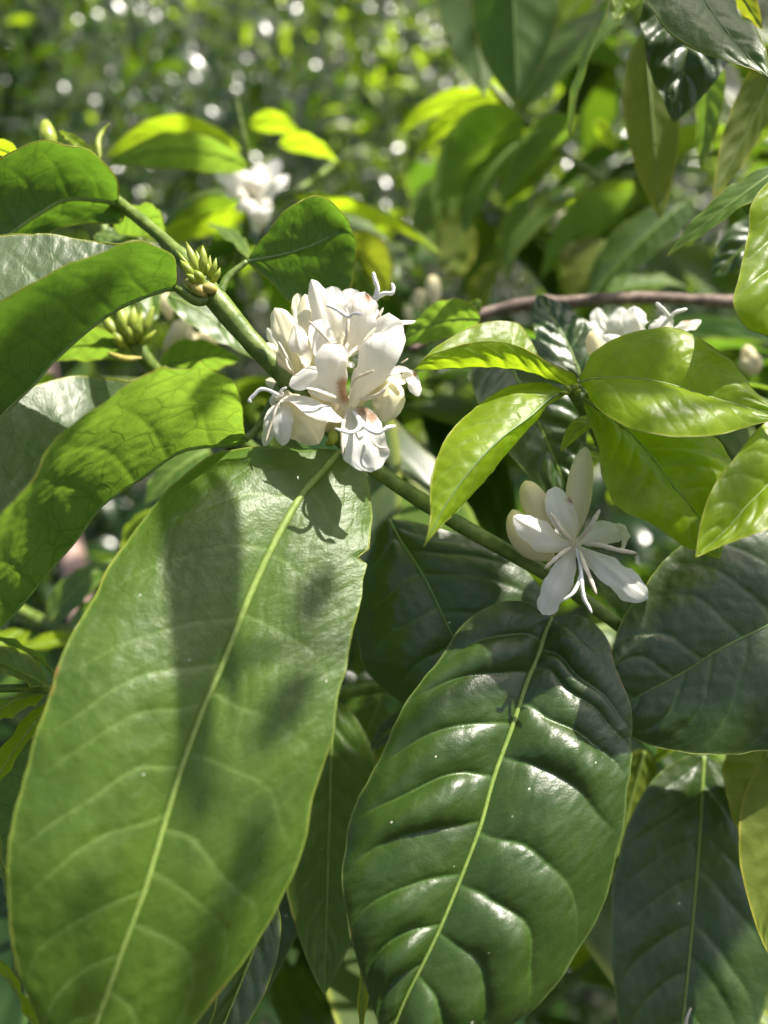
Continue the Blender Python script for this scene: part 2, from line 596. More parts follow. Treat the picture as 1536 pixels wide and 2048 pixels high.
def sleaf(parent, rows, up, mat, nv=120, nu=61, veins=None, nvein=7, vab=((0.12, 0.10), (0.12, 0.10)), bulge=(0.06, 0.06),
          quilt=0.05, wave=0.02, rib=0.06, ribmat=None, margin=0.0, marginmat=None, **kw):
    """Leaf from rows of (Lx,Ly,Ld, Mx,My,Md, Rx,Ry,Rd): left margin, midrib, right margin from base to tip."""
    ctl = np.array([np.concatenate([P(*r[0:3]), P(*r[3:6]), P(*r[6:9])]) for r in rows])
    den = crom(ctl, 30)
    s = resample(den, nv)
    L, Mi, R = s[:, 0:3], s[:, 3:6], s[:, 6:9]
    c = nu // 2
    t = np.linspace(1, 0, c + 1)[:-1]
    t2 = np.linspace(0, 1, c + 1)[1:]
    T = unit(np.gradient(Mi, axis=0))
    nl = unit(np.cross(L - Mi, T))
    nr = unit(np.cross(T, R - Mi))
    upv = np.asarray(up)
    for a in (nl, nr):
        if np.sum(a @ upv) < 0:
            a *= -1
    wl = np.linalg.norm(L - Mi, axis=1)
    wr = np.linalg.norm(R - Mi, axis=1)
    left = Mi[:, None] + (L - Mi)[:, None] * t[None, :, None] + nl[:, None] * (4 * t * (1 - t))[None, :, None] * (bulge[0] * wl)[:, None, None]
    right = Mi[:, None] + (R - Mi)[:, None] * t2[None, :, None] + nr[:, None] * (4 * t2 * (1 - t2))[None, :, None] * (bulge[1] * wr)[:, None, None]
    G = np.concatenate([left, Mi[:, None], right], axis=1)
    if veins is None:
        vs = auto_veins(nvein)
    else:
        seg = np.concatenate([[0], np.cumsum(np.linalg.norm(np.diff(Mi, axis=0), axis=1))])
        seg /= seg[-1]
        pm = proj(Mi)[:, :2]
        vs = []
        for lst in veins:
            vs.append([seg[int(np.argmin(np.hypot(pm[:, 0] - x, pm[:, 1] - y)))] for x, y in lst])
    return finish_leaf(G, up, mat, parent, vs, vab, quilt, wave, rib, ribmat or M['rib'], margin, marginmat or M['margin'], **kw)


def wprof(v):
    w = np.clip(v, 0, 1) ** 0.62 * np.clip(1 - v, 0, 1) ** 0.92
    return w / 0.5085


def pleaf(parent, base, tip, hw, up=(0, 1, 0.3), arch=0.0, fold=0.15, bow=0.0, mat=None, nv=30, nu=13, nvein=6, quilt=0.03,
          wave=0.03, rib=0.045, ribmat=None, margin=0.0, marginmat=None, petiole=0.6, world=False, twist=0.0, curl=0.0, pmat=None, **kw):
    """Leaf from base and tip (pixel, pixel, cm) with half width hw (cm); up is the direction its upper face looks."""
    b = np.asarray(base, float) if world else P(*base)
    e = np.asarray(tip, float) if world else P(*tip)
    upv = np.asarray(up, float) if world else D(*up)
    ln = np.linalg.norm(e - b)
    ax = (e - b) / ln
    n0 = upv - ax * (upv @ ax)
    n0 /= np.linalg.norm(n0)
    s0 = np.cross(ax, n0)
    v = np.linspace(0, 1, nv)
    vd = 0.5 - 0.5 * np.cos(v * math.pi)
    vd = 0.5 * v + 0.5 * vd
    C = b + ax * (ln * vd)[:, None] + n0 * (4 * arch * ln * vd * (1 - vd))[:, None] + s0 * (4 * bow * ln * vd * (1 - vd))[:, None]
    T = unit(np.gradient(C, axis=0))
    N = unit(n0[None] - T * (T @ n0)[:, None])
    B = np.cross(T, N)
    tw = twist * vd
    N2 = N * np.cos(tw)[:, None] + B * np.sin(tw)[:, None]
    B2 = np.cross(T, N2)
    w = wprof(vd) * hw * 0.01
    u = np.linspace(-1, 1, nu)
    au = np.abs(u)
    G = C[:, None] + B2[:, None] * (u[None, :] * math.cos(fold) * w[:, None])[..., None] \
        + N2[:, None] * ((au * math.sin(fold) + curl * au ** 2)[None, :] * w[:, None])[..., None]
    mat = mat or M['mature']
    if nv <= 50 and 'soft' not in mat.name:
        mat = SOFT.get(mat.name, mat)
    o = finish_leaf(G, upv, mat, parent, auto_veins(nvein), ((0.13, 0.08), (0.13, 0.08)), quilt, wave, rib,
                    ribmat or M['rib'], margin, marginmat or M['margin'], **kw)
    return o


# ------------------------------------------------------------------ flowers
def petal(parent, pts, wpx, up=(0, 0.3, 1), cup=0.15, mat=None, base=0.25, brown=(), tipsharp=2.1, narrow=0.28, name='petal', nv=34, nu=19, wrinkle=0.035):
    ctl = np.array([P(*p) for p in pts])
    C = spl(ctl, nv)
    dm = np.mean([p[2] for p in pts])
    w = wpx / FPX * dm * 0.01 * 0.5
    v = np.linspace(0, 1, nv)
    sm = np.clip(v / 0.5, 0, 1)
    sm = sm * sm * (3 - 2 * sm)
    pr = (narrow + (1 - narrow) * sm) * np.sqrt(np.clip(1 - np.clip((v - 0.5) / 0.5, 0, 1) ** tipsharp, 0.0, 1))
    pr[-1] = 0.04
    upv = D(*up)
    T = unit(np.gradient(C, axis=0))
    N = unit(upv[None] - T * (T @ upv)[:, None])
    B = np.cross(T, N)
    u = np.linspace(-1, 1, nu)
    ph = rng.uniform(0, 6.28)
    wr = wrinkle * np.sin(v[:, None] * 9 + ph + 2 * u[None, :]) * u[None, :] ** 2
    wr = wr + wrinkle * 0.55 * np.cos(u[None, :] * (6 + 3 * math.sin(ph * 7)) + ph * 0.3 + 0.8 * np.sin(v[:, None] * 5 + ph)) + 0.05 * np.exp(-(u[None, :] / 0.16) ** 2)
    jag = 1 + 0.05 * np.sin(v * 17 + ph) * (v > 0.4) + 0.03 * np.sin(v * 47 + ph) * (v > 0.6)
    wr = wr + 0.05 * ripple(u[None, :] * 1.0, v[:, None] * 3.0, 1.1) + 0.10 * np.abs(u[None, :]) ** 4 * ripple(0.0 * u[None, :], v[:, None] * 3 + np.sign(u)[None, :] * 9, 0.9)
    skew = 1 + 0.10 * math.sin(ph * 3) * np.sign(u)[None, :] + 0.04 * ripple(np.sign(u)[None, :] * 5, v[:, None] * 3, 0.7)
    G = C[:, None] + B[:, None] * (u[None, :] * skew * (w * pr * jag)[:, None])[..., None] \
        + N[:, None] * ((cup * u[None, :] ** 2 + wr) * (w * pr)[:, None])[..., None]
    du = np.gradient(G, axis=1)
    dv = np.gradient(G, axis=0)
    flip = float(np.sum(np.cross(du, dv) @ upv)) < 0
    pp = proj(G.reshape(-1, 3))
    br = np.zeros(len(pp))
    for x, y, r in brown:
        br = np.maximum(br, np.exp(-(np.hypot(pp[:, 0] - x, pp[:, 1] - y) / r) ** 2))
    bs = np.clip(1 - v / 0.7, 0, 1)[:, None] * np.ones(nu)[None] * base * 2
    ln = np.linalg.norm(np.diff(C, axis=0), axis=1).sum() * 100
    off = rng.uniform(0, 30)
    UV = np.stack([np.broadcast_to(u[None, :] * w * 100, (nv, nu)) + off, np.broadcast_to(v[:, None] * ln, (nv, nu))], -1)
    return mesh_ob(name, G.reshape(-1, 3), grid_faces(nv, nu, flip), mat or M['petal'], parent, UV.reshape(-1, 2),
                   {'base': bs.ravel(), 'brown': br})


def thread(parent, pts, wpx, mat, name, flat=0.7, bulb=0.0, n=22):
    C = spl(np.array([P(*p) for p in pts]), n)
    v = np.linspace(0, 1, n)
    r = wpx * 0.88 / FPX * pts[0][2] * 0.01 * 0.5
    pr = np.clip(np.minimum((v + 0.04) * 9, (1.03 - v) * 9), 0.15, 1) * (0.75 + 0.25 * np.sin(v * math.pi))
    pr = pr * (1 + 0.12 * np.sin(v * 31 + pts[0][0]))
    if bulb:
        pr = pr + bulb * np.exp(-((v - 0.94) / 0.06) ** 2)
    return tube(name, C, r * pr, mat, parent, 7, flat, D(0, 0, 1))


def stamen(parent, pts, wpx=13):
    return thread(parent, pts, wpx, M['anther'], 'stamen', 0.55)


def stigma(parent, pts, wpx=11, bulb=0.25):
    return thread(parent, pts, wpx, M['stigma'], 'stigma', 0.85, bulb)


def bud(parent, pts, wpx, mat, name='bud', n=26, seg=16, peak=0.62, point=0.55, tint=0.5):
    C = spl(np.array([P(*p) for p in pts]), n)
    v = np.linspace(0, 1, n)
    r = wpx / FPX * np.mean([p[2] for p in pts]) * 0.01 * 0.5
    x = np.where(v < peak, v / peak, (1 - v) / (1 - peak))
    low = 0.35 + 0.65 * np.sin(np.clip(v / peak, 0, 1) * math.pi / 2) ** 1.3
    high = np.clip(1 - np.clip((v - peak) / (1 - peak), 0, 1) ** 2.2, 0.0, 1) ** point
    pr = np.where(v < peak, low, high)
    pr[0] = 0.2
    pr[-1] = 0.06
    vt, f = tube_geo(C, r * pr, seg, True, 0.92, D(0.2, 0.3, 1))
    a = np.tile(np.arange(seg) / seg * 2 * math.pi, n)
    axis = np.repeat(C, seg, axis=0)
    vt = axis + (vt - axis) * (1 + 0.035 * np.cos(a * 5 + np.repeat(v, seg) * 2.5))[:, None]
    base = np.repeat(np.clip(np.abs(v - 0.4) * 1.5, 0, 1) * tint + tint * 0.3, seg)
    UV = np.stack([a * 0.15, np.repeat(v, seg) * 1.5], -1)
    return mesh_ob(name, vt, f, mat, parent, UV, {'base': base, 'brown': np.zeros(len(vt))})


def rows3(st, dep):
    """st rows (Lx,Ly,Mx,My,Rx,Ry), dep rows (Ld,Md,Rd)"""
    return [(s[0], s[1], d[0], s[2], s[3], d[1], s[4], s[5], d[2]) for s, d in zip(st, dep)]


def sway(parent, pts, rad_cm, mat, name='stem', n=60, seg=14, knots=()):
    """A stem through (px, py, cm) points with radii in cm; knots = [(index fraction, extra, width)]"""
    den = crom(np.array([np.append(P(*p), r) for p, r in zip(pts, rad_cm)]), 20)
    q = resample(den, n, den[:, :3])
    v = np.linspace(0, 1, n)
    r = q[:, 3].copy()
    for c, ex, wd in knots:
        r = r * (1 + ex * np.exp(-((v - c) / wd) ** 2))
    amp = 2.6 if mat.name.startswith('bark') else 1.0
    r = r * (1 + amp * (0.02 * ripple(v * 40, 0.0, 5.0) + 0.012 * ripple(v * 40, 0.0, 1.6)))
    return tube(name, q[:, :3], r * 0.01, mat, parent, seg)


# ================================================================== main flowering branch
main = thing('coffee_branch', 'thick green flowering branch running diagonally from the upper left to the open flower', 'branch', P(120, 330, 16.6))
sway(main, [(150, 330, 18.2), (238, 405, 17.5), (300, 455, 16.7), (362, 512, 15.95), (425, 590, 15.45), (500, 680, 15.5),
            (575, 760, 15.6), (660, 855, 15.75), (760, 945, 15.75), (900, 1037, 15.8), (1010, 1100, 15.85), (1100, 1152, 15.9), (1190, 1215, 16.2), (1300, 1300, 17.2)],
     [0.14, 0.145, 0.14, 0.155, 0.24, 0.21, 0.20, 0.195, 0.18, 0.17, 0.165, 0.16, 0.15, 0.13], M['stem'], n=150, seg=18,
     knots=[(0.262, 0.22, 0.012), (0.165, 0.10, 0.012), (0.655, 0.10, 0.008), (0.40, 0.06, 0.006)])
node_bits = [((425, 590, 15.4), (395, 602, 15.2), (352, 574, 15.2), 0.115, 0.10), ((440, 585, 15.4), (458, 552, 15.5), (494, 523, 15.6), 0.10, 0.055),
             ((240, 408, 17.5), (236, 407, 17.45), (232, 407, 17.4), 0.11, 0.09), ((745, 925, 15.7), (715, 905, 15.6), (690, 903, 15.5), 0.12, 0.10),
             ((1130, 1170, 15.95), (1115, 1200, 15.7), (1102, 1236, 15.5), 0.10, 0.09), ((560, 770, 15.7), (520, 850, 15.8), (489, 879, 15.6), 0.10, 0.08)]
for a, b, c, r0, r1 in node_bits:
    pth = spl(np.array([P(*a), P(*b), P(*c)]), 14)
    tube('petiole', pth, np.linspace(r0, r1, 14) * 0.01, M['stem'], main, 10)

# --- the big leaf hanging on the left
st = [(690, 903, 690, 903, 690, 903), (640, 898, 672, 912, 702, 908), (560, 893, 655, 932, 728, 940), (490, 896, 625, 965, 740, 985),
      (420, 915, 597, 999, 744, 1035), (325, 988, 539, 1104, 737, 1100), (246, 1097, 487, 1220, 724, 1180), (182, 1203, 447, 1324, 707, 1258),
      (132, 1303, 406, 1417, 690, 1335), (85, 1425, 360, 1544, 667, 1452), (46, 1555, 325, 1660, 638, 1565), (22, 1680, 290, 1776, 600, 1710),
      (17, 1790, 249, 1887, 548, 1830), (36, 1940, 197, 2032, 440, 1985), (80, 2060, 160, 2130, 310, 2130), (110, 2200, 125, 2240, 180, 2215), (100, 2290, 100, 2290, 100, 2290)]
dm = [15.5, 15.3, 15.1, 14.75, 14.4, 13.8, 13.3, 12.9, 12.5, 12.1, 11.8, 11.55, 11.4, 11.25, 11.2, 11.2, 11.2]
dl = [15.5, 15.3, 15.3, 15.1, 14.8, 13.9, 13.2, 12.6, 12.1, 11.65, 11.35, 11.1, 11.0, 11.0, 11.05, 11.15, 11.2]
dr = [15.5, 15.3, 15.2, 15.1, 14.9, 14.4, 13.95, 13.55, 13.2, 12.8, 12.5, 12.2, 11.95, 11.65, 11.4, 11.25, 11.2]
sleaf(main, rows3(st, zip(dl, dm, dr)), D(0, 0.5, 1), M['mature'], nv=330, nu=181,
      veins=([(600, 996), (545, 1100), (480, 1240), (447, 1330), (415, 1408), (365, 1535), (335, 1628), (288, 1780), (240, 1905), (200, 2020)],
             [(615, 975), (539, 1110), (485, 1230), (420, 1390), (372, 1510), (325, 1660), (300, 1745), (262, 1850), (215, 1980)]),
      vab=((0.10, 0.08), (0.09, 0.08)), bulge=(0.10, 0.05), quilt=0.016, groove=0.007, pucker=0.8, wave=0.015, rib=0.085, margin=0.013,
      bites=[(1, 730, 1114, 0.17, 0.11)], ribtaper=0.35, ribup=0.3, label='broad sunlit leaf hanging down the left side')

# --- the quilted glossy leaf in the middle
st = [(1103, 1232, 1103, 1232, 1103, 1232), (1080, 1222, 1099, 1245, 1122, 1229), (1040, 1203, 1092, 1262, 1160, 1233), (985, 1210, 1085, 1283, 1193, 1250),
      (925, 1250, 1070, 1325, 1217, 1285), (882, 1313, 1052, 1368, 1232, 1330), (812, 1405, 1022, 1459, 1262, 1425), (757, 1524, 987, 1555, 1262, 1500),
      (705, 1620, 961, 1650, 1254, 1585), (686, 1735, 922, 1754, 1238, 1692), (694, 1830, 883, 1849, 1203, 1825), (712, 1915, 848, 1923, 1125, 1940),
      (740, 2005, 813, 1992, 1040, 2037), (757, 2055, 785, 2060, 920, 2100), (752, 2110, 760, 2120, 810, 2140), (745, 2170, 745, 2170, 745, 2170)]
dm = [15.5, 15.45, 15.4, 15.3, 15.15, 14.95, 14.6, 14.25, 13.9, 13.6, 13.35, 13.2, 13.1, 13.05, 13.0, 13.0]
dl = [15.5, 15.45, 15.5, 15.45, 15.35, 15.1, 14.75, 14.4, 14.1, 13.75, 13.5, 13.3, 13.15, 13.05, 13.0, 13.0]
dr = [15.5, 15.45, 15.45, 15.4, 15.3, 15.15, 14.9, 14.6, 14.3, 14.0, 13.7, 13.45, 13.2, 13.1, 13.0, 13.0]
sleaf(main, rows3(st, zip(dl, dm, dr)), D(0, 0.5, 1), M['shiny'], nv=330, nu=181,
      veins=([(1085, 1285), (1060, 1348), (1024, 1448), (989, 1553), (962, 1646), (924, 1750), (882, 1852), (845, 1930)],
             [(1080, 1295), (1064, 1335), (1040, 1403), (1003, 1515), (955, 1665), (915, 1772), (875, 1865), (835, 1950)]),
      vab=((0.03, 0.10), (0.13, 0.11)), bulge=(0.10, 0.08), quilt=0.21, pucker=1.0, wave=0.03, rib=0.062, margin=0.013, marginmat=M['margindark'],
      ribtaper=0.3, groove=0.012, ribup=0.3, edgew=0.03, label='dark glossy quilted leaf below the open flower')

# --- upper left trough leaf, pale underside towards the viewer
st = [(352, 573, 352, 573, 352, 573), (353, 545, 345, 578, 345, 530), (346, 510, 328, 580, 300, 497), (293, 486, 277, 598, 225, 487), (235, 490, 221, 626, 178, 481),
      (150, 525, 158, 675, 107, 468), (79, 561, 103, 727, 40, 468), (0, 604, 67, 770, -40, 475), (-80, 650, 0, 834, -120, 500), (-160, 760, -80, 920, -200, 600), (-200, 1020, -200, 1020, -200, 1020)]
dm = [15.2, 15.2, 15.1, 14.9, 14.7, 14.5, 14.3, 14.1, 13.9, 13.7, 13.6]
dn = [15.2, 14.7, 14.1, 13.4, 13.0, 12.7, 12.5, 12.4, 12.4, 12.8, 13.6]
df = [15.2, 15.35, 15.5, 15.55, 15.5, 15.3, 15.05, 14.8, 14.4, 14.0, 13.6]
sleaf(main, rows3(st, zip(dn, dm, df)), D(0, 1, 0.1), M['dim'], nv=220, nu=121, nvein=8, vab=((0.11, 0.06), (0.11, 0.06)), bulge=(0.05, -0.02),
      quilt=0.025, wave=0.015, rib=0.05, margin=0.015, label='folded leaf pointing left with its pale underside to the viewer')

# --- second trough leaf
st = [(490, 878, 490, 878, 490, 878), (488, 850, 484, 884, 480, 845), (483, 812, 463, 890, 450, 800), (466, 763, 415, 892, 390, 770), (400, 733, 356, 905, 320, 760),
      (310, 746, 297, 946, 250, 764), (225, 792, 240, 984, 174, 749), (152, 846, 198, 1015, 115, 758), (93, 895, 158, 1073, 51, 782), (58, 972, 100, 1140, 0, 826),
      (0, 1039, 40, 1214, -60, 880), (-70, 1130, -30, 1290, -130, 980), (-130, 1260, -100, 1380, -180, 1130), (-200, 1480, -200, 1480, -200, 1480)]
dm = [15.6, 15.7, 15.8, 15.7, 15.5, 15.3, 15.1, 14.9, 14.7, 14.5, 14.3, 14.1, 13.9, 13.6]
dn = [15.6, 15.0, 14.3, 13.6, 13.0, 12.6, 12.3, 12.1, 11.9, 11.8, 11.8, 12.0, 12.6, 13.6]
df = [15.6, 16.0, 16.5, 17.0, 17.3, 17.4, 17.3, 17.0, 16.5, 15.9, 15.2, 14.6, 14.1, 13.6]
sleaf(main, rows3(st, zip(dn, dm, df)), D(0, 1, 0.1), M['under'], nv=240, nu=131, nvein=9, vab=((0.09, 0.07), (0.10, 0.06)), bulge=(0.07, -0.10),
      quilt=0.03, wave=0.03, rib=0.05, margin=0.013, bites=[(-1, 395, 731, 0.12, -0.06), (-1, 324, 743, 0.1, -0.03)], label='sunlit folded leaf below the first, veins glowing')

# --- leaf at the upper left edge
st = [(237, 408, 237, 408, 237, 408), (237, 385, 225, 406, 247, 430), (228, 350, 190, 400, 235, 447), (165, 295, 130, 400, 180, 447), (90, 284, 75, 430, 115, 460),
      (10, 312, 25, 465, 50, 490), (-60, 390, -30, 505, -20, 540), (-110, 580, -110, 580, -110, 580)]
dm = [17.4, 17.4, 17.2, 16.9, 16.6, 16.4, 16.2, 16.1]
dt = [17.4, 17.1, 16.6, 16.0, 15.7, 15.6, 15.7, 16.1]
db = [17.4, 17.5, 17.7, 17.6, 17.4, 17.1, 16.7, 16.1]
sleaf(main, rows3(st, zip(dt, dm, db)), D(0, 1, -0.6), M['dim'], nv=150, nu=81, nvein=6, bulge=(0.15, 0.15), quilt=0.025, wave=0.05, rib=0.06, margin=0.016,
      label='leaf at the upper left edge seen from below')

# --- broad leaf rising behind the flower cluster
st = [(493, 523, 493, 523, 493, 523), (503, 507, 505, 520, 508, 535), (530, 470, 535, 515, 542, 565), (568, 424, 580, 505, 590, 612), (605, 400, 625, 490, 650, 625),
      (648, 395, 665, 472, 697, 585), (690, 432, 695, 465, 712, 510), (711, 478, 711, 478, 711, 478)]
dm = [15.6, 15.7, 15.9, 16.2, 16.5, 16.8, 17.0, 17.1]
dt = [15.6, 15.6, 15.4, 15.3, 15.4, 15.9, 16.5, 17.1]
db = [15.6, 15.8, 16.3, 17.0, 17.6, 17.7, 17.4, 17.1]
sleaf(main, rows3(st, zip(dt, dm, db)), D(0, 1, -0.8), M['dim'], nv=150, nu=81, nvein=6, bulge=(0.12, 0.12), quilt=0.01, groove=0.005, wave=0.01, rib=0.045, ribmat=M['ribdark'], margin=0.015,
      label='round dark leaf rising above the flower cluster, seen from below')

# --- dark leaf behind, between the two big ones
st = [(775, 1035, 775, 1035, 775, 1035), (755, 1065, 800, 1080, 850, 1050), (720, 1150, 845, 1150, 990, 1095), (708, 1240, 885, 1232, 1085, 1180),
      (730, 1335, 930, 1325, 1110, 1290), (800, 1405, 965, 1400, 1080, 1390), (890, 1460, 990, 1460, 1040, 1460), (1005, 1520, 1005, 1520, 1005, 1520)]
dm = [17.2, 17.1, 16.9, 16.7, 16.5, 16.4, 16.3, 16.3]
dl = [17.2, 17.2, 17.2, 17.1, 16.9, 16.7, 16.4, 16.3]
dr = [17.2, 17.2, 17.2, 17.1, 17.0, 16.8, 16.5, 16.3]
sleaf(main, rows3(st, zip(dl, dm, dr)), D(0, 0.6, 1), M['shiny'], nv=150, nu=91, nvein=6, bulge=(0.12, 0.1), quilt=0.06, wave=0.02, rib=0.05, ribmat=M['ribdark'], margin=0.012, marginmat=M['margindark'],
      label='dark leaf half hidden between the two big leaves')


# ================================================================== flowers of the main branch
def z3(x, y, d):
    return (450 + x * 0.29297, 500 + y * 0.29297, d)


def z4(x, y, d):
    return (830 + x * 0.45964, 580 + y * 0.45964, d)


def flower(parent, a, b, r0=0.13, r1=0.2, mat=None, label=None):
    """the corolla tube carries the flower's name; petals, stamens and stigma are its children"""
    C = spl(np.array([P(*a), (P(*a) + P(*b)) / 2, P(*b)]), 14)
    v = np.linspace(0, 1, 14)
    vt, f = tube_geo(C, (r0 + (r1 - r0) * v ** 2) * 0.01, 14, False)
    o = mesh_ob('flower', vt, f, mat or M['petal'], parent, np.stack([np.tile(np.arange(14) / 14.0, 14), np.repeat(v, 14)], -1),
                {'base': np.repeat(1 - v * 0.5, 14), 'brown': np.zeros(len(vt))})
    if label:
        o['label'] = label
    return o


stemp = (660, 855, 15.6)
# front flower of the cluster
f1 = flower(main, stemp, z3(845, 1075, 14.75), 0.13, 0.16, label='front flower of the cluster with browned throat')
petal(f1, [z3(850, 1070, 14.75), z3(930, 1160, 14.3), z3(970, 1330, 14.0), z3(1000, 1515, 13.9)], 84, (0.1, 0.1, 1), 0.12,
      brown=[z3(930, 1080, 14), z3(985, 1110, 10), z3(1020, 1165, 9)][:0] + [(726, 820, 18), (744, 834, 16)], tipsharp=5)
petal(f1, [z3(850, 1065, 14.75), z3(920, 900, 14.3), z3(1000, 700, 13.9), z3(1040, 590, 14.0), z3(1060, 570, 14.5), z3(1100, 700, 14.9)], 92, (-0.45, 0.2, 1), -0.35, tipsharp=5)
petal(f1, [z3(835, 1060, 14.75), z3(770, 910, 14.3), z3(760, 780, 14.0), z3(800, 700, 14.0), z3(850, 690, 14.3)], 80, (0.4, 0.1, 1), -0.4,
      brown=[(685, 768, 16), (690, 792, 18), (686, 780, 14)])
petal(f1, [z3(820, 1060, 14.75), z3(700, 930, 14.4), z3(590, 850, 14.3), z3(440, 930, 14.3)], 62, (0.2, 0.7, 1), -0.3)
petal(f1, [z3(850, 1050, 14.8), z3(960, 900, 14.9), z3(1020, 780, 15.0), z3(1020, 660, 15.2)], 70, (-0.6, 0.0, 1), 0.1)
stigma(f1, [z3(870, 1100, 14.6), z3(915, 1160, 13.9), z3(915, 1215, 13.7), z3(860, 1248, 13.6), z3(800, 1235, 13.6), z3(750, 1218, 13.6)], 10.5)
stigma(f1, [z3(880, 1110, 14.6), z3(925, 1165, 13.9), z3(975, 1225, 13.7), z3(1050, 1250, 13.6), z3(1105, 1215, 13.6), z3(1165, 1200, 13.6)], 10.5)
stamen(f1, [z3(830, 1110, 14.5), z3(805, 1200, 14.0), z3(800, 1300, 13.9), z3(806, 1412, 13.9)], 8)
stamen(f1, [z3(915, 1020, 14.4), z3(1000, 1005, 14.0), z3(1070, 970, 13.8), z3(1138, 885, 13.8)], 9)
stamen(f1, [z3(775, 1015, 14.4), z3(690, 985, 14.0), z3(620, 960, 13.9), z3(548, 945, 13.9)], 10)
stamen(f1, [z3(985, 1250, 13.9), z3(1010, 1310, 13.8), z3(1050, 1345, 13.8), z3(1103, 1350, 13.8)], 7)
stamen(f1, [z3(855, 940, 14.2), z3(890, 880, 14.0), z3(950, 850, 13.9), z3(1018, 822, 13.8)], 7)
# left flower of the cluster
f2 = flower(main, stemp, z3(400, 1000, 15.0), 0.13, 0.16, label='flower on the left flank of the cluster')
petal(f2, [z3(400, 985, 15.0), z3(520, 1010, 14.4), z3(670, 1080, 14.1), z3(815, 1165, 14.1)], 60, (0.15, 0.9, 0.6), -0.25, narrow=0.6)
petal(f2, [z3(395, 1010, 15.0), z3(480, 1110, 14.7), z3(570, 1230, 14.6), z3(640, 1325, 14.7)], 88, (0.2, -0.2, 1), -0.4, mat=M['cream'], narrow=0.5)
petal(f2, [z3(395, 1010, 15.0), z3(385, 1110, 14.4), z3(390, 1230, 14.3), z3(395, 1338, 14.4)], 45, (0, 0.1, 1), -0.2)
petal(f2, [z3(390, 1010, 15.0), z3(335, 1110, 14.6), z3(300, 1230, 14.5), z3(265, 1340, 14.6)], 34, (-0.3, 0.1, 1), -0.2)
petal(f2, [z3(395, 1005, 15.0), z3(345, 1000, 15.1), z3(320, 1030, 15.2), z3(318, 1070, 15.3)], 30, (-0.4, 0.5, 1), -0.3)
stigma(f2, [z3(400, 995, 14.8), z3(350, 985, 14.4), z3(290, 955, 14.3), z3(235, 955, 14.3), z3(190, 1000, 14.3), z3(165, 1025, 14.3), z3(180, 1040, 14.2)], 10)
stigma(f2, [z3(400, 1000, 14.8), z3(385, 960, 14.5), z3(420, 938, 14.4)], 8)
stamen(f2, [z3(390, 1020, 14.7), z3(350, 1080, 14.3), z3(310, 1200, 14.3), z3(275, 1320, 14.3)], 6)
# top flower
f3 = flower(main, stemp, z3(790, 690, 15.2), 0.13, 0.2, label='uppermost flower of the cluster with upright petals')
petal(f3, [z3(770, 740, 15.2), z3(690, 560, 14.9), z3(640, 380, 14.8), z3(590, 200, 14.9)], 52, (-0.2, 0.1, 1), -0.3, tipsharp=1.6, narrow=0.6)
petal(f3, [z3(780, 720, 15.2), z3(750, 560, 15.0), z3(740, 400, 15.0), z3(730, 248, 15.1)], 62, (0, 0.1, 1), 0.2, narrow=0.5)
petal(f3, [z3(800, 720, 15.2), z3(830, 560, 15.2), z3(850, 400, 15.3), z3(860, 262, 15.4)], 56, (0, 0.1, 1), 0.2, tipsharp=4)
petal(f3, [z3(820, 720, 15.2), z3(890, 580, 14.7), z3(930, 420, 14.5), z3(955, 285, 14.6)], 64, (0.15, 0.1, 1), -0.3, tipsharp=5,
      brown=[(736, 596, 14)])
petal(f3, [z3(830, 720, 15.3), z3(960, 620, 15.3), z3(1020, 500, 15.4), z3(1020, 380, 15.5)], 40, (0.5, 0.1, 1), -0.2)
petal(f3, [z3(760, 740, 15.1), z3(690, 660, 14.6), z3(660, 560, 14.5), z3(660, 470, 14.6)], 52, (-0.1, 0.2, 1), 0.35)
petal(f3, [z3(880, 650, 15.3), z3(1040, 505, 15.1), z3(1170, 490, 14.9), z3(1305, 482, 14.9)], 27, (0, 0.8, 0.6), -0.4)
stigma(f3, [z3(960, 420, 15.0), z3(1018, 335, 14.7), z3(1042, 265, 14.6), z3(1022, 200, 14.6), z3(1012, 150, 14.6)], 11)
stigma(f3, [z3(960, 420, 15.0), z3(1030, 335, 14.7), z3(1090, 295, 14.6), z3(1140, 295, 14.6), z3(1150, 255, 14.6), z3(1138, 225, 14.6)], 10)
stigma(f3, [z3(690, 375, 14.4), z3(760, 405, 14.2), z3(840, 455, 14.2), z3(880, 435, 14.1), z3(940, 440, 14.1)], 9)
stamen(f3, [z3(800, 680, 14.6), z3(830, 590, 14.3), z3(840, 480, 14.3), z3(830, 400, 14.4)], 8)
stamen(f3, [z3(760, 720, 14.5), z3(710, 630, 14.3), z3(650, 560, 14.2), z3(570, 482, 14.2)], 7)
stamen(f3, [z3(1000, 520, 14.9), z3(1050, 450, 14.8), z3(1080, 395, 14.8)], 7)
stamen(f3, [z3(1060, 600, 14.9), z3(1130, 580, 14.8), z3(1190, 590, 14.8), z3(1233, 618, 14.8)], 8)
stamen(f3, [z3(1040, 560, 14.9), z3(1070, 530, 14.8), z3(1098, 480, 14.8)], 5)
stamen(f3, [z3(860, 440, 14.4), z3(875, 390, 14.3), z3(880, 330, 14.3)], 4)
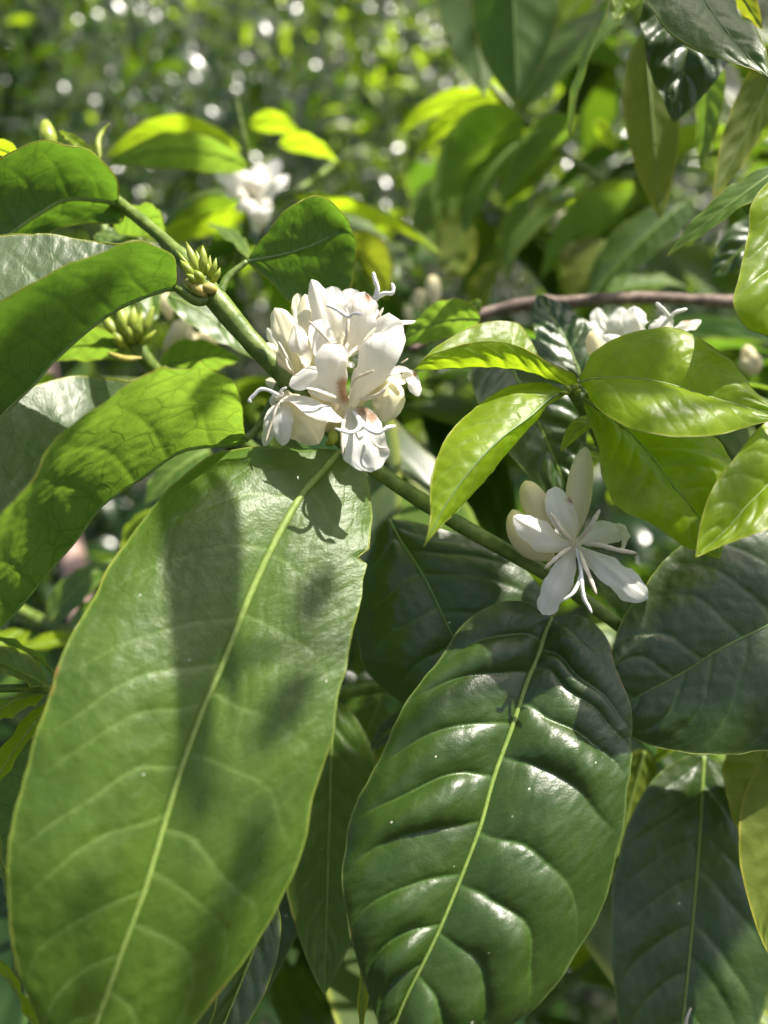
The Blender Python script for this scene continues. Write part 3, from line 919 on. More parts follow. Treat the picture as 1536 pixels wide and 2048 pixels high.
# back left flower, creamy
f4 = flower(main, stemp, z3(560, 800, 15.4), 0.13, 0.2, M['cream'], label='creamy half open flower at the back of the cluster')
petal(f4, [z3(520, 860, 15.4), z3(455, 720, 15.1), z3(400, 560, 15.0), z3(340, 395, 15.1)], 50, (-0.15, 0.1, 1), -0.35, mat=M['cream'], tipsharp=4, narrow=0.55, brown=[(564, 617, 4)])
petal(f4, [z3(600, 800, 15.4), z3(580, 640, 15.1), z3(560, 470, 15.0), z3(545, 300, 15.2)], 42, (-0.1, 0.1, 1), -0.4, mat=M['cream'], narrow=0.6)
petal(f4, [z3(540, 820, 15.3), z3(520, 720, 14.8), z3(500, 620, 14.8), z3(480, 500, 15.0)], 40, (-0.3, 0.1, 1), -0.3, narrow=0.6)
petal(f4, [z3(560, 760, 15.6), z3(540, 600, 15.8), z3(500, 430, 15.9), z3(495, 295, 16.0)], 34, (-0.1, 0.1, 1), 0.2, mat=M['cream'])
petal(f4, [z3(500, 860, 15.5), z3(420, 720, 15.5), z3(340, 640, 15.5), z3(285, 530, 15.6)], 26, (-0.5, 0.3, 1), -0.2)
petal(f4, [z3(500, 880, 15.5), z3(400, 800, 15.4), z3(330, 710, 15.4), z3(265, 635, 15.5)], 40, (-0.3, 0.4, 1), -0.3, mat=M['cream'])
petal(f4, [z3(470, 900, 15.6), z3(400, 900, 15.9), z3(320, 900, 16.0), z3(275, 890, 16.1)], 34, (-0.2, 0.2, 1), -0.3, mat=M['cream'])
stamen(f4, [z3(470, 850, 15.0), z3(440, 770, 14.9), z3(400, 690, 14.9), z3(365, 625, 14.9)], 6)
stamen(f4, [z3(465, 835, 14.9), z3(430, 800, 14.8), z3(415, 740, 14.8)], 6)
# right flower
f5 = flower(main, stemp, z3(1060, 880, 15.2), 0.13, 0.18, label='flower on the right flank of the cluster')
petal(f5, [z3(1050, 860, 15.2), z3(1120, 800, 14.6), z3(1220, 800, 14.5), z3(1300, 845, 14.6)], 44, (0.1, 0.9, 0.5), -0.3, narrow=0.8)
petal(f5, [z3(1215, 835, 14.6), z3(1270, 850, 14.5), z3(1300, 920, 14.4), z3(1320, 1000, 14.4)], 30, (0.3, 0.2, 1), -0.2, narrow=0.7, brown=[(829, 748, 7)])
petal(f5, [z3(1080, 880, 15.2), z3(1130, 960, 14.9), z3(1120, 1080, 14.8), z3(1085, 1175, 14.9)], 62, (0.2, -0.1, 1), -0.4, mat=M['cream'], narrow=0.7)
petal(f5, [z3(1070, 880, 15.3), z3(1060, 980, 15.2), z3(1050, 1060, 15.2), z3(1040, 1120, 15.2)], 36, (-0.2, -0.1, 1), -0.3, mat=M['cream'])
petal(f5, [z3(1090, 880, 15.2), z3(1150, 880, 15.0), z3(1200, 900, 14.9), z3(1235, 900, 14.9)], 26, (0.1, 0.5, 1), 0.2)
petal(f5, [z3(1060, 850, 15.3), z3(1090, 770, 15.3), z3(1110, 720, 15.4), z3(1115, 690, 15.5)], 46, (0.1, 0.2, 1), -0.2)
stamen(f5, [z3(1200, 770, 14.5), z3(1230, 755, 14.4), z3(1250, 740, 14.4)], 4)
stamen(f5, [z3(1020, 1030, 14.9), z3(1040, 990, 14.8), z3(1100, 940, 14.7)], 6)
# a green calyx under the cluster
bud(main, [z3(690, 1330, 15.2), z3(730, 1300, 15.1), z3(740, 1230, 15.1)], 22, M['greenbud'], 'calyx', 14, 10)
bud(main, [z3(850, 1400, 15.3), z3(840, 1370, 15.2), z3(830, 1320, 15.2)], 16, M['greenbud'], 'calyx', 14, 10)

# the open flower on the right, with three closed buds
f6 = flower(main, (1120, 1160, 15.9), z4(693, 1110, 15.05), 0.13, 0.14, label='wide open five petalled flower at the right end')
petal(f6, [z4(693, 1105, 15.05), z4(680, 1030, 14.8), z4(640, 950, 14.75), z4(610, 855, 14.9)], 55, (0.15, 0.1, 1), -0.25, tipsharp=4, narrow=0.24, brown=[(1143, 998, 13)])
petal(f6, [z4(690, 1105, 15.05), z4(620, 1090, 14.7), z4(530, 1045, 14.5), z4(428, 985, 14.55)], 60, (-0.1, 0.35, 1), -0.4, narrow=0.24)
petal(f6, [z4(700, 1105, 15.05), z4(770, 1070, 14.9), z4(850, 1055, 15.0), z4(920, 1060, 15.3)], 48, (0.2, 0.2, 1), -0.35, narrow=0.3)
petal(f6, [z4(880, 1020, 15.2), z4(915, 1050, 15.15), z4(920, 1090, 15.2), z4(905, 1135, 15.4)], 26, (0.7, 0, 1), -0.2, narrow=0.7)
petal(f6, [z4(698, 1112, 15.05), z4(790, 1170, 14.6), z4(890, 1250, 14.35), z4(1012, 1345, 14.3)], 56, (0.1, 0.25, 1), -0.35, tipsharp=5, narrow=0.22)
petal(f6, [z4(692, 1114, 15.05), z4(660, 1200, 14.6), z4(610, 1300, 14.4), z4(555, 1412, 14.4)], 50, (-0.1, 0.15, 1), -0.35, tipsharp=5, narrow=0.24)
stamen(f6, [z4(680, 1090, 14.8), z4(640, 1050, 14.5), z4(615, 1010, 14.4), z4(592, 970, 14.4)], 12)
stamen(f6, [z4(715, 1085, 14.8), z4(755, 1040, 14.5), z4(780, 1000, 14.4), z4(805, 955, 14.4)], 12)
stamen(f6, [z4(730, 1105, 14.8), z4(800, 1110, 14.4), z4(880, 1130, 14.2), z4(965, 1145, 14.2)], 11)
stamen(f6, [z4(680, 1120, 14.8), z4(640, 1145, 14.5), z4(600, 1180, 14.4), z4(563, 1212, 14.4)], 11)
stamen(f6, [z4(715, 1130, 14.8), z4(735, 1190, 14.3), z4(765, 1260, 14.1), z4(790, 1325, 14.1)], 11)
stigma(f6, [z4(700, 1120, 14.9), z4(718, 1190, 14.4), z4(722, 1240, 14.2), z4(690, 1315, 14.0), z4(638, 1355, 14.0)], 9, 0.1)
stigma(f6, [z4(700, 1120, 14.9), z4(720, 1190, 14.4), z4(724, 1260, 14.1), z4(735, 1340, 14.0), z4(752, 1370, 14.0), z4(770, 1405, 13.9)], 9.5, 0.1)
b1 = bud(main, [z4(590, 1090, 15.6), z4(555, 990, 15.35), z4(510, 900, 15.2), z4(478, 830, 15.2)], 56, M['cream'], 'flower_bud', peak=0.58)
b1['label'] = 'egg shaped cream bud left of the open flower'
b2 = bud(main, [z4(680, 1090, 15.6), z4(705, 960, 15.4), z4(722, 820, 15.3), z4(742, 682, 15.3)], 52, M['cream'], 'flower_bud', peak=0.5, point=0.55, tint=0.2)
b2['label'] = 'tall pointed white bud behind the open flower'
b3 = bud(main, [z4(600, 1165, 15.4), z4(520, 1120, 15.25), z4(460, 1050, 15.2), z4(425, 955, 15.2)], 58, M['cream'], 'flower_bud', peak=0.5)
b3['label'] = 'cream bud behind the left petal of the open flower'

# pointed green buds at the node
nb = (405, 575, 15.3)
for (x0, y0, x1, y1, w, d) in [(398, 560, 372, 483, 19, 15.2), (402, 555, 405, 490, 18, 15.25), (392, 560, 360, 520, 17, 15.1), (415, 560, 432, 515, 14, 15.3),
                               (405, 565, 388, 540, 18, 15.0), (388, 552, 352, 500, 10, 15.35), (412, 560, 411, 520, 14, 15.4), (420, 568, 440, 535, 13, 15.2),
                               (395, 566, 372, 548, 16, 15.0), (408, 560, 420, 510, 12, 15.5), (400, 562, 392, 500, 14, 15.45)]:
    bud(main, [(x0, y0, d + 0.15), ((x0 * 0.45 + x1 * 0.55) + 3, (y0 + y1) / 2, d), (x1, y1, d)], w, M['greenbud'], 'green_bud', 14, 9, 0.4, 1.0)
for (x0, y0, x1, y1, w) in [(380, 575, 415, 592, 26), (400, 580, 435, 580, 24), (370, 560, 392, 582, 18)]:
    bud(main, [(x0, y0, 15.15), ((x0 + x1) / 2, (y0 + y1) / 2 - 4, 15.1), (x1, y1, 15.2)], w, M['scale'], 'bud_scale', 12, 9, 0.5, 0.7)
# small sprigs standing up behind the upper left leaf
for pts, w in [([(100, 300, 18.5), (94, 265, 18.6), (92, 238, 18.8)], 34), ([(200, 320, 18.2), (196, 285, 18.3), (206, 262, 18.4), (220, 246, 18.4)], 13)]:
    bud(main, [pts[0]] + pts[1:], w, M['greenbud'], 'leaf_bud', 16, 9, 0.35, 0.9)
pleaf(main, (185, 318, 18.5), (118, 262, 18.8), 0.24, (0.2, 0.6, 1), 0.05, 0.5, mat=M['young'], nv=26, nu=13, quilt=0.0, nvein=4, rib=0.02)
pleaf(main, (60, 330, 18.0), (-60, 290, 18.0), 0.5, (0, 1, -0.3), 0.1, 0.2, mat=M['young'], nv=26, nu=13)


# ================================================================== young shoot on the right
shoot = thing('coffee_shoot', 'young bright green leafy shoot beside the open flower', 'branch', P(1160, 800, 16.0))
sway(shoot, [(1260, 1010, 19.0), (1210, 900, 17.6), (1165, 815, 16.0), (1142, 782, 15.3), (1134, 776, 15.2)], [0.16, 0.15, 0.13, 0.11, 0.06], M['stem'], n=40, seg=12)
for (x0, y0, x1, y1, w) in [(1142, 784, 1128, 768, 13), (1148, 780, 1156, 766, 14), (1140, 786, 1120, 784, 11), (1150, 788, 1162, 778, 13)]:
    bud(shoot, [(x0, y0, 15.1), ((x0 + x1) / 2, (y0 + y1) / 2, 15.0), (x1, y1, 15.0)], w, M['greenbud'], 'leaf_bud', 12, 8, 0.4, 0.9)
# drooping leaf to the left
st = [(1140, 782, 1140, 782, 1140, 782), (1118, 778, 1124, 786, 1122, 795), (1085, 765, 1098, 799, 1096, 811), (1010, 776, 1060, 833, 1068, 845), (935, 829, 1005, 874, 1027, 890),
      (885, 890, 954, 925, 982, 946), (862, 962, 908, 984, 932, 1003), (861, 1030, 875, 1040, 890, 1044), (855, 1072, 858, 1072, 864, 1072), (846, 1094, 846, 1094, 846, 1094)]
dm = [15.2, 15.1, 14.9, 14.5, 14.1, 13.75, 13.5, 13.3, 13.2, 13.2]
dl = [15.2, 15.15, 15.2, 15.0, 14.6, 14.1, 13.7, 13.35, 13.2, 13.2]
dr = [15.2, 15.1, 14.95, 14.9, 14.7, 14.35, 13.95, 13.5, 13.25, 13.2]
sleaf(shoot, rows3(st, zip(dl, dm, dr)), D(0, 0.5, 1), M['young'], nv=170, nu=91, nvein=7, bulge=(0.06, 0.10), quilt=0.012, wave=0.0, rib=0.028, margin=0.012, ribmat=M['ribdark'],
      groove=0.008, label='yellow green leaf drooping to a curled tip')
# long leaf to the left, folded
st = [(1158, 768, 1158, 768, 1158, 768), (1147, 748, 1138, 770, 1135, 744), (1110, 734, 1106, 761, 1085, 717), (1065, 707, 1051, 742, 1066, 690), (1010, 685, 991, 735, 1036, 648),
      (955, 684, 940, 735, 985, 642), (895, 699, 890, 737, 925, 663), (852, 715, 850, 740, 872, 695), (828, 739, 828, 739, 828, 739)]
dm = [15.3, 15.2, 15.1, 14.9, 14.7, 14.6, 14.5, 14.5, 14.5]
dn = [15.3, 15.0, 14.8, 14.6, 14.4, 14.3, 14.3, 14.4, 14.5]
df = [15.3, 15.6, 15.9, 16.2, 16.3, 16.2, 15.9, 15.3, 14.5]
sleaf(shoot, rows3(st, zip(dn, dm, df)), D(0, 1, 0.1), M['young'], nv=150, nu=81, nvein=7, bulge=(-0.15, -0.1), quilt=0.02, wave=0.012, rib=0.03, margin=0.012,
      label='long folded leaf pointing left at the white cluster')
# broad leaf to the right
st = [(1157, 766, 1157, 766, 1157, 766), (1163, 746, 1166, 763, 1174, 780), (1190, 703, 1198, 757, 1192, 814), (1265, 664, 1267, 757, 1260, 855), (1350, 659, 1336, 768, 1330, 872),
      (1440, 704, 1427, 796, 1425, 871), (1507, 780, 1496, 816, 1490, 855), (1543, 815, 1540, 832, 1538, 843), (1575, 847, 1575, 847, 1575, 847)]
dm = [15.2, 15.15, 15.0, 14.75, 14.55, 14.35, 14.2, 14.1, 14.0]
dt = [15.2, 15.2, 15.3, 15.2, 15.0, 14.7, 14.4, 14.15, 14.0]
db = [15.2, 15.0, 14.2, 13.6, 13.4, 13.5, 13.8, 14.0, 14.0]
sleaf(shoot, rows3(st, zip(dt, dm, db)), D(0, 0.8, 0.6), M['young'], nv=190, nu=111, nvein=8, bulge=(0.10, 0.14), quilt=0.03, groove=0.01, wave=0.012, rib=0.03, margin=0.012,
      label='broad leaf reaching right with a shiny lower half')
# leaf drooping below it
st = [(1165, 795, 1165, 795, 1165, 795), (1168, 815, 1180, 808, 1200, 800), (1180, 845, 1215, 832, 1262, 818), (1198, 900, 1262, 868, 1340, 835), (1206, 955, 1303, 912, 1412, 862),
      (1236, 1013, 1349, 975, 1460, 918), (1302, 1047, 1388, 1022, 1475, 978), (1372, 1095, 1418, 1068, 1460, 1050), (1440, 1118, 1440, 1118, 1440, 1118)]
dm = [15.3, 15.25, 15.1, 14.9, 14.7, 14.5, 14.4, 14.35, 14.3]
dl = [15.3, 15.2, 15.0, 14.6, 14.3, 14.1, 14.1, 14.2, 14.3]
dr = [15.3, 15.3, 15.3, 15.3, 15.2, 15.0, 14.7, 14.5, 14.3]
sleaf(shoot, rows3(st, zip(dl, dm, dr)), D(0, 0.6, 1), M['young'], nv=170, nu=101, nvein=7, bulge=(0.12, 0.05), quilt=0.05, wave=0.04, rib=0.03, margin=0.012, ribmat=M['ribdark'],
      label='glossy leaf drooping under the broad one')
pleaf(shoot, (1200, 838, 15.8), (1121, 904, 15.3), 0.33, (-0.3, 0.7, 0.8), 0.16, 0.2, mat=M['young'], nv=50, nu=25, quilt=0.02, wave=0.0, rib=0.02, margin=0.01)
# dark leaves under the shoot
pleaf(shoot, (985, 665, 18.6), (1150, 1020, 17.6), 1.75, (-0.1, 0.5, 1), 0.05, 0.12, mat=M['shiny'], nv=90, nu=51, nvein=8, quilt=0.09, rib=0.05, margin=0.012, marginmat=M['margindark'])
pleaf(shoot, (1175, 790, 18.5), (1075, 588, 20.0), 1.1, (-0.1, 0.6, 1), 0.08, 0.1, mat=M['shiny'], nv=70, nu=41, nvein=7, quilt=0.10, wave=0.06, rib=0.04)

# ================================================================== branch at the right edge
redge = thing('coffee_branch', 'branch leaving the right edge with a large dark leaf under the shoot', 'branch', P(1800, 900, 16))
sway(redge, [(1900, 500, 16), (1800, 760, 15.6), (1760, 900, 15.8), (1800, 1110, 16.5), (1850, 1400, 17)], [0.2, 0.2, 0.2, 0.2, 0.2], M['stem'], n=50)
st = [(1720, 760, 1720, 760, 1720, 760), (1660, 770, 1690, 800, 1710, 835), (1570, 812, 1615, 880, 1665, 960), (1518, 857, 1545, 960, 1595, 1035), (1473, 911, 1498, 1007, 1540, 1058),
      (1428, 972, 1452, 1060, 1475, 1080), (1402, 1045, 1415, 1093, 1427, 1099), (1391, 1115, 1391, 1115, 1391, 1115)]
dm = [14.8, 14.7, 14.4, 14.0, 13.8, 13.5, 13.4, 13.3]
dl = [14.8, 14.8, 14.6, 14.2, 14.0, 13.7, 13.5, 13.3]
dr = [14.8, 14.5, 14.0, 13.5, 13.3, 13.3, 13.3, 13.3]
sleaf(redge, rows3(st, zip(dl, dm, dr)), D(-0.3, 0.6, 1), M['young'], nv=150, nu=91, nvein=7, bulge=(0.08, 0.1), quilt=0.03, wave=0.02, rib=0.03, margin=0.012,
      label='leaf entering from the right edge, tip pointing down left')
st = [(1810, 1110, 1810, 1110, 1810, 1110), (1770, 1250, 1750, 1140, 1700, 1050), (1700, 1440, 1640, 1197, 1560, 1010), (1590, 1492, 1536, 1251, 1440, 1045), (1480, 1507, 1437, 1300, 1350, 1102),
      (1395, 1507, 1370, 1343, 1285, 1178), (1310, 1493, 1300, 1380, 1240, 1250), (1255, 1470, 1250, 1408, 1222, 1315), (1200, 1435, 1200, 1435, 1200, 1435)]
dm = [17.0, 16.9, 16.6, 16.3, 16.1, 16.0, 15.9, 15.9, 15.9]
dl = [17.0, 16.6, 16.1, 15.8, 15.7, 15.7, 15.8, 15.9, 15.9]
dr = [17.0, 17.2, 17.2, 17.0, 16.8, 16.5, 16.2, 16.0, 15.9]
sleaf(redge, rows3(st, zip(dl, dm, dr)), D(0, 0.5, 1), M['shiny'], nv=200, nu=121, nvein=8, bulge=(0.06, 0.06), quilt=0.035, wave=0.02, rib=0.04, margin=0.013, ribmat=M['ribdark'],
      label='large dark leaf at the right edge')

edge2 = thing('coffee_branch', 'branch behind the right edge with a wavy bright leaf and a grey green one', 'branch', P(1760, 320, 16))
sway(edge2, [(1900, 200, 16), (1700, 300, 15.6), (1640, 310, 16.2), (1560, 330, 17.2)], [0.2, 0.18, 0.15, 0.1], M['stem'])
st = [(1650, 300, 1650, 300, 1650, 300), (1575, 335, 1630, 350, 1680, 380), (1507, 402, 1605, 410, 1690, 450), (1496, 470, 1590, 480, 1690, 530), (1481, 540, 1580, 550, 1680, 600),
      (1468, 602, 1570, 610, 1660, 660), (1490, 652, 1565, 660, 1630, 700), (1538, 676, 1560, 700, 1590, 715), (1555, 725, 1555, 725, 1555, 725)]
dm = [15.4, 15.3, 15.1, 14.9, 14.7, 14.5, 14.4, 14.4, 14.4]
dl = [15.4, 15.2, 14.8, 14.6, 14.3, 14.0, 14.1, 14.2, 14.4]
sleaf(edge2, rows3(st, zip(dl, dm, dm)), D(-0.2, 0.6, 1), M['young'], nv=120, nu=71, nvein=6, bulge=(0.15, 0.1), quilt=0.09, wave=0.03, rib=0.03, margin=0.014,
      label='bright wavy leaf cut by the right edge')
pleaf(edge2, (1590, 318, 17.3), (1335, 512, 17.6), 0.85, (-0.3, 0.8, 0.55), 0.06, 0.1, bow=-0.06, mat=M['mature'], nv=60, nu=31, quilt=0.03, margin=0.012)
pleaf(edge2, (1570, 430, 20), (1420, 560, 20), 1.0, (0, 0.6, 0.8), 0.06, 0.1, mat=M['shiny'], nv=40, nu=25, quilt=0.12)

# ================================================================== top right branch
topr = thing('coffee_branch', 'leafy branch hanging in at the top right corner', 'branch', P(1340, -260, 17))
sway(topr, [(1200, -420, 18), (1290, -230, 16.5), (1420, -130, 18.5), (1620, -60, 20)], [0.2, 0.2, 0.18, 0.15], M['stem'])
st = [(1290, -220, 1290, -220, 1290, -220), (1282, -160, 1310, -180, 1340, -190), (1276, -70, 1350, -90, 1420, -110), (1293, 0, 1395, -20, 1462, -15), (1338, 64, 1435, 40, 1482, 30),
      (1402, 104, 1475, 90, 1510, 58), (1475, 130, 1510, 128, 1529, 95), (1518, 146, 1531, 149, 1538, 138), (1546, 168, 1546, 168, 1546, 168)]
dm = [16.4, 16.3, 16.1, 15.9, 15.7, 15.6, 15.5, 15.4, 15.4]
dl = [16.4, 16.2, 15.8, 15.5, 15.4, 15.4, 15.4, 15.4, 15.4]
dr = [16.4, 16.4, 16.5, 16.4, 16.2, 15.9, 15.6, 15.5, 15.4]
sleaf(topr, rows3(st, zip(dl, dm, dr)), D(-0.1, 0.5, 1), M['mature'], nv=130, nu=81, nvein=7, bulge=(0.1, 0.1), quilt=0.02, wave=0.02, rib=0.03, margin=0.02, ribmat=M['ribdark'], edgew=0.06,
      label='smooth dark leaf with a yellow margin in the top right corner')
pleaf(topr, (1385, -70, 18.2), (1348, 245, 18.0), 1.75, (0.05, 0.4, 1), 0.07, 0.1, mat=M['shiny'], nv=80, nu=51, nvein=6, quilt=0.16, wave=0.05, rib=0.035)
pleaf(topr, (1262, -60, 20.5), (1139, 272, 20.5), 0.95, (-0.9, 0.4, 0.1), 0.05, 0.15, bow=0.04, mat=M['under'], nv=50, nu=25, margin=0.018)
pleaf(topr, (1290, 60, 22.5), (1322, 440, 22.0), 1.15, (0.3, 0.7, -0.8), -0.02, 0.1, mat=M['yellow'], nv=50, nu=25, quilt=0.02)
pleaf(topr, (1420, 90, 21.5), (1400, 340, 21.0), 0.75, (0.8, 0.5, -0.4), 0.02, 0.2, mat=M['under'], nv=40, nu=21)
pleaf(topr, (1585, 60, 19.5), (1426, 394, 20.0), 0.95, (-0.2, 0.4, -0.9), 0.04, 0.3, bow=0.04, mat=M['yellow'], nv=50, nu=25)
pleaf(topr, (1262, -40, 18.5), (1229, 44, 18.5), 0.35, (0, 0.6, -0.7), 0.05, 0.1, mat=M['young'], nv=40, nu=21, quilt=0)
pleaf(topr, (1420, -90, 17.6), (1525, 60, 17.4), 0.4, (0.6, 0.6, -0.5), 0.05, 0.3, mat=M['yellow'], nv=40, nu=21, quilt=0)
pleaf(topr, (1600, 250, 24), (1500, 300, 24), 0.7, (0, 1, 0.2), 0.05, 0.1, mat=M['young'], nv=30, nu=15)

# ================================================================== blurred branches behind
topc = thing('coffee_branch', 'blurred branch with long leaves hanging from the top centre edge', 'branch', P(960, -200, 26))
sway(topc, [(820, -260, 33.75), (1000, -180, 31.25), (1200, -120, 32.50), (1300, -100, 33.75)], [0.22, 0.2, 0.2, 0.15], M['stem'])
pleaf(topc, (930, -150, 28.75), (968, 190, 28.75), 2.09, (-0.3, 0.6, -0.9), 0.02, 0.25, mat=M['dim'], nv=50, nu=25, margin=0.012)
pleaf(topc, (1020, -160, 27.50), (1035, 205, 27.50), 2.45, (0.3, 0.6, -0.9), 0.02, 0.2, mat=M['dim'], nv=50, nu=25, margin=0.012)
pleaf(topc, (1225, -60, 33.75), (1030, 175, 32.50), 1.12, (0.2, 0.9, -0.5), 0.06, 0.2, mat=M['young'], nv=40, nu=21)
pleaf(topc, (1240, 20, 31.25), (1048, 220, 31.25), 2.17, (-0.4, 0.6, 0.8), 0.06, 0.2, mat=M['mature'], nv=40, nu=21)
pleaf(topc, (1060, -60, 33.75), (1092, 105, 33.75), 1.62, (0.2, 0.6, -0.9), 0.03, 0.2, mat=M['dim'], nv=40, nu=21)
pleaf(topc, (1130, -110, 35.00), (1010, 110, 35.00), 1.12, (0.2, 0.9, -0.5), 0.06, 0.2, mat=M['young'], nv=40, nu=21)

midr = thing('coffee_branch', 'blurred branch with arching leaves right of the background hedge, one glowing yellow green', 'branch', P(1050, 240, 27))
sway(midr, [(980, 170, 32.50), (1040, 235, 32.50), (1120, 300, 33.80), (1200, 360, 35.10), (1290, 420, 36.40), (1400, 470, 39.00)], [0.14, 0.18, 0.15, 0.15, 0.16, 0.16], M['stem'], n=70)
pleaf(midr, (1005, 212, 31.85), (826, 322, 31.20), 1.10, (-0.25, 1, -0.35), 0.14, 0.15, mat=M['young'], nv=50, nu=25, margin=0.012)
pleaf(midr, (985, 190, 33.80), (785, 280, 33.80), 0.91, (-0.2, 1, -0.3), 0.14, 0.1, mat=M['young'], nv=40, nu=21)
pleaf(midr, (1050, 245, 31.85), (862, 400, 31.20), 2.46, (-0.3, 0.8, -0.6), 0.12, 0.1, mat=M['under'], nv=40, nu=21)
pleaf(midr, (1075, 262, 31.20), (930, 470, 30.55), 2.26, (-0.7, 0.6, 0.5), 0.12, 0.1, mat=M['mature'], nv=40, nu=21)
pleaf(midr, (1150, 250, 31.85), (1000, 420, 31.20), 2.07, (-0.6, 0.7, -0.3), 0.12, 0.15, mat=M['under'], nv=40, nu=21)
pleaf(midr, (1260, 380, 32.50), (1010, 540, 31.20), 2.55, (-0.3, 0.9, 0.3), 0.14, 0.15, mat=M['mature'], nv=40, nu=21)
pleaf(midr, (1280, 400, 35.10), (1080, 560, 33.80), 2.46, (-0.2, 0.9, -0.5), 0.14, 0.1, mat=M['under'], nv=40, nu=21)
pleaf(midr, (1370, 405, 30.55), (1175, 600, 29.90), 2.17, (-0.5, 0.7, 0.7), 0.04, 0.1, mat=M['shiny'], nv=50, nu=31, nvein=9, quilt=0.07)
pleaf(midr, (1215, 590, 28.60), (1392, 585, 29.25), 1.42, (0.1, 0.9, 0.6), 0.12, 0.15, mat=M['mature'], nv=40, nu=21)
pleaf(midr, (1190, 240, 35.10), (1235, 300, 35.10), 0.52, (0, 0.7, -0.7), 0.06, 0.1, mat=M['young'], nv=24, nu=13)
for k, (x, y, x2, y2, d, mt) in enumerate([(930, 430, 905, 560, 28, 'yellow'), (1000, 520, 950, 640, 27, 'yellow'), (1060, 400, 1010, 560, 29, 'under'), (1140, 430, 1110, 600, 28, 'under'),
                                           (1210, 480, 1130, 620, 27, 'yellow'), (880, 360, 850, 520, 29, 'mature'), (960, 330, 900, 470, 30, 'mature'), (1330, 480, 1300, 600, 28, 'under')]):
    pleaf(midr, (x, y, d * 1.3), (x2, y2, d * 1.3), 1.8, (rng.uniform(-0.5, 0.5), 0.7, rng.uniform(-0.8, 0.5)), 0.05, 0.2, mat=M[mt], nv=30, nu=15)

upl = thing('coffee_branch', 'blurred branch at the upper left with arched yellow green leaves and white blossom', 'branch', P(470, 520, 26))
sway(upl, [(470, 185, 27.02), (480, 240, 27.25), (492, 300, 27.60), (500, 380, 28.75), (490, 470, 29.90), (470, 560, 32.20)], [0.05, 0.10, 0.13, 0.14, 0.15, 0.16], M['stem'], n=50)
pleaf(upl, (496, 332, 26.45), (213, 330, 25.87), 1.09, (0.05, 1, -0.6), 0.19, -0.15, mat=M['under'], nv=60, nu=31, margin=0.012, quilt=0.02)
pleaf(upl, (480, 300, 29.32), (208, 318, 28.75), 1.09, (0.05, 1, -0.35), 0.23, 0.05, mat=M['young'], nv=60, nu=31, margin=0.012, quilt=0.02)
pleaf(upl, (496, 395, 28.75), (312, 470, 27.60), 2.00, (0.1, 1, 0.1), 0.20, -0.35, mat=M['mature'], nv=50, nu=25)
pleaf(upl, (500, 420, 29.90), (320, 500, 29.90), 1.26, (0.1, 1, -0.4), 0.18, -0.1, mat=M['young'], nv=50, nu=25)
pleaf(upl, (232, 430, 19), (330, 470, 20), 1.1, (0.2, 0.9, -0.6), 0.14, -0.1, mat=M['under'], nv=50, nu=25, margin=0.014)
pleaf(upl, (500, 250, 31.05), (600, 265, 31.05), 0.86, (0, 1, -0.4), 0.16, 0.1, mat=M['young'], nv=40, nu=21)
pleaf(upl, (560, 290, 32.20), (680, 330, 31.05), 1.09, (0.1, 1, -0.2), 0.18, -0.15, mat=M['young'], nv=40, nu=21)
pleaf(upl, (420, 450, 24), (500, 520, 19), 0.55, (0.4, 0.6, 0.8), 0.03, 0.1, mat=M['mature'], nv=40, nu=21)
pleaf(upl, (190, 470, 20), (300, 500, 20), 0.7, (0, 0.7, 0.7), 0.05, 0.1, mat=M['mature'], nv=40, nu=21)
fb = flower(upl, (500, 420, 28.5), (505, 400, 27.6), 0.2, 0.3, label='blurred white blossom cluster')
for k, (x, y, w) in enumerate([(430, 345, 30), (445, 380, 32), (470, 330, 40), (520, 325, 46), (560, 318, 44), (578, 350, 34), (470, 415, 36), (500, 345, 50), (540, 370, 50), (455, 360, 40),
                               (530, 450, 44), (515, 470, 34), (545, 425, 40), (500, 395, 50)]):
    dd = 26.8 + 0.25 * (k % 5)
    petal(fb, [(505, 400, 27.5), ((505 + x) / 2 + 3, (400 + y) / 2 - 5, dd - 0.2), (x, y, dd)], w, (0.1 * (k % 3 - 1), 0.3, 1), -0.25, nv=14, nu=9,
          brown=[(528, 462, 14)] if k in (10, 11) else ())

frb = thing('coffee_branch', 'blurred branch behind the round leaf with a long drooping two tone leaf', 'branch', P(580, 400, 25))
sway(frb, [(500, 420, 32.40), (585, 385, 30.60), (640, 350, 32.40), (700, 300, 36.00)], [0.15, 0.14, 0.14, 0.12], M['stem'])
pleaf(frb, (588, 392, 28.80), (886, 512, 27.00), 1.14, (0.15, 1, -0.05), 0.11, -0.35, mat=M['young'], nv=60, nu=31, margin=0.012)
pleaf(frb, (620, 420, 32.40), (800, 560, 31.20), 1.74, (0.2, 0.8, 0.6), 0.1, 0.1, mat=M['mature'], nv=40, nu=21)
pleaf(frb, (700, 470, 30.00), (775, 600, 30.00), 1.56, (0.4, 0.7, -0.4), 0.1, 0.1, mat=M['yellow'], nv=40, nu=21)
pleaf(frb, (960, 640, 18.8), (800, 690, 18.2), 1.05, (-0.1, 0.9, -0.5), 0.14, 0.05, mat=M['under'], nv=60, nu=31, margin=0.012)
pleaf(frb, (960, 600, 20), (925, 660, 20), 0.35, (0, 0.7, -0.6), 0.05, 0.1, mat=M['under'], nv=30, nu=15)
bud(frb, [(870, 615, 27), (868, 585, 27), (864, 550, 27)], 32, M['cream'], 'flower_bud')
for (x, y, w) in [(832, 600, 22), (815, 622, 20), (838, 590, 26)]:
    bud(frb, [(x + 8, y + 22, 30), (x + 3, y + 10, 30), (x, y - 12, 30)], w, M['cream'], 'flower_bud', 14, 9)
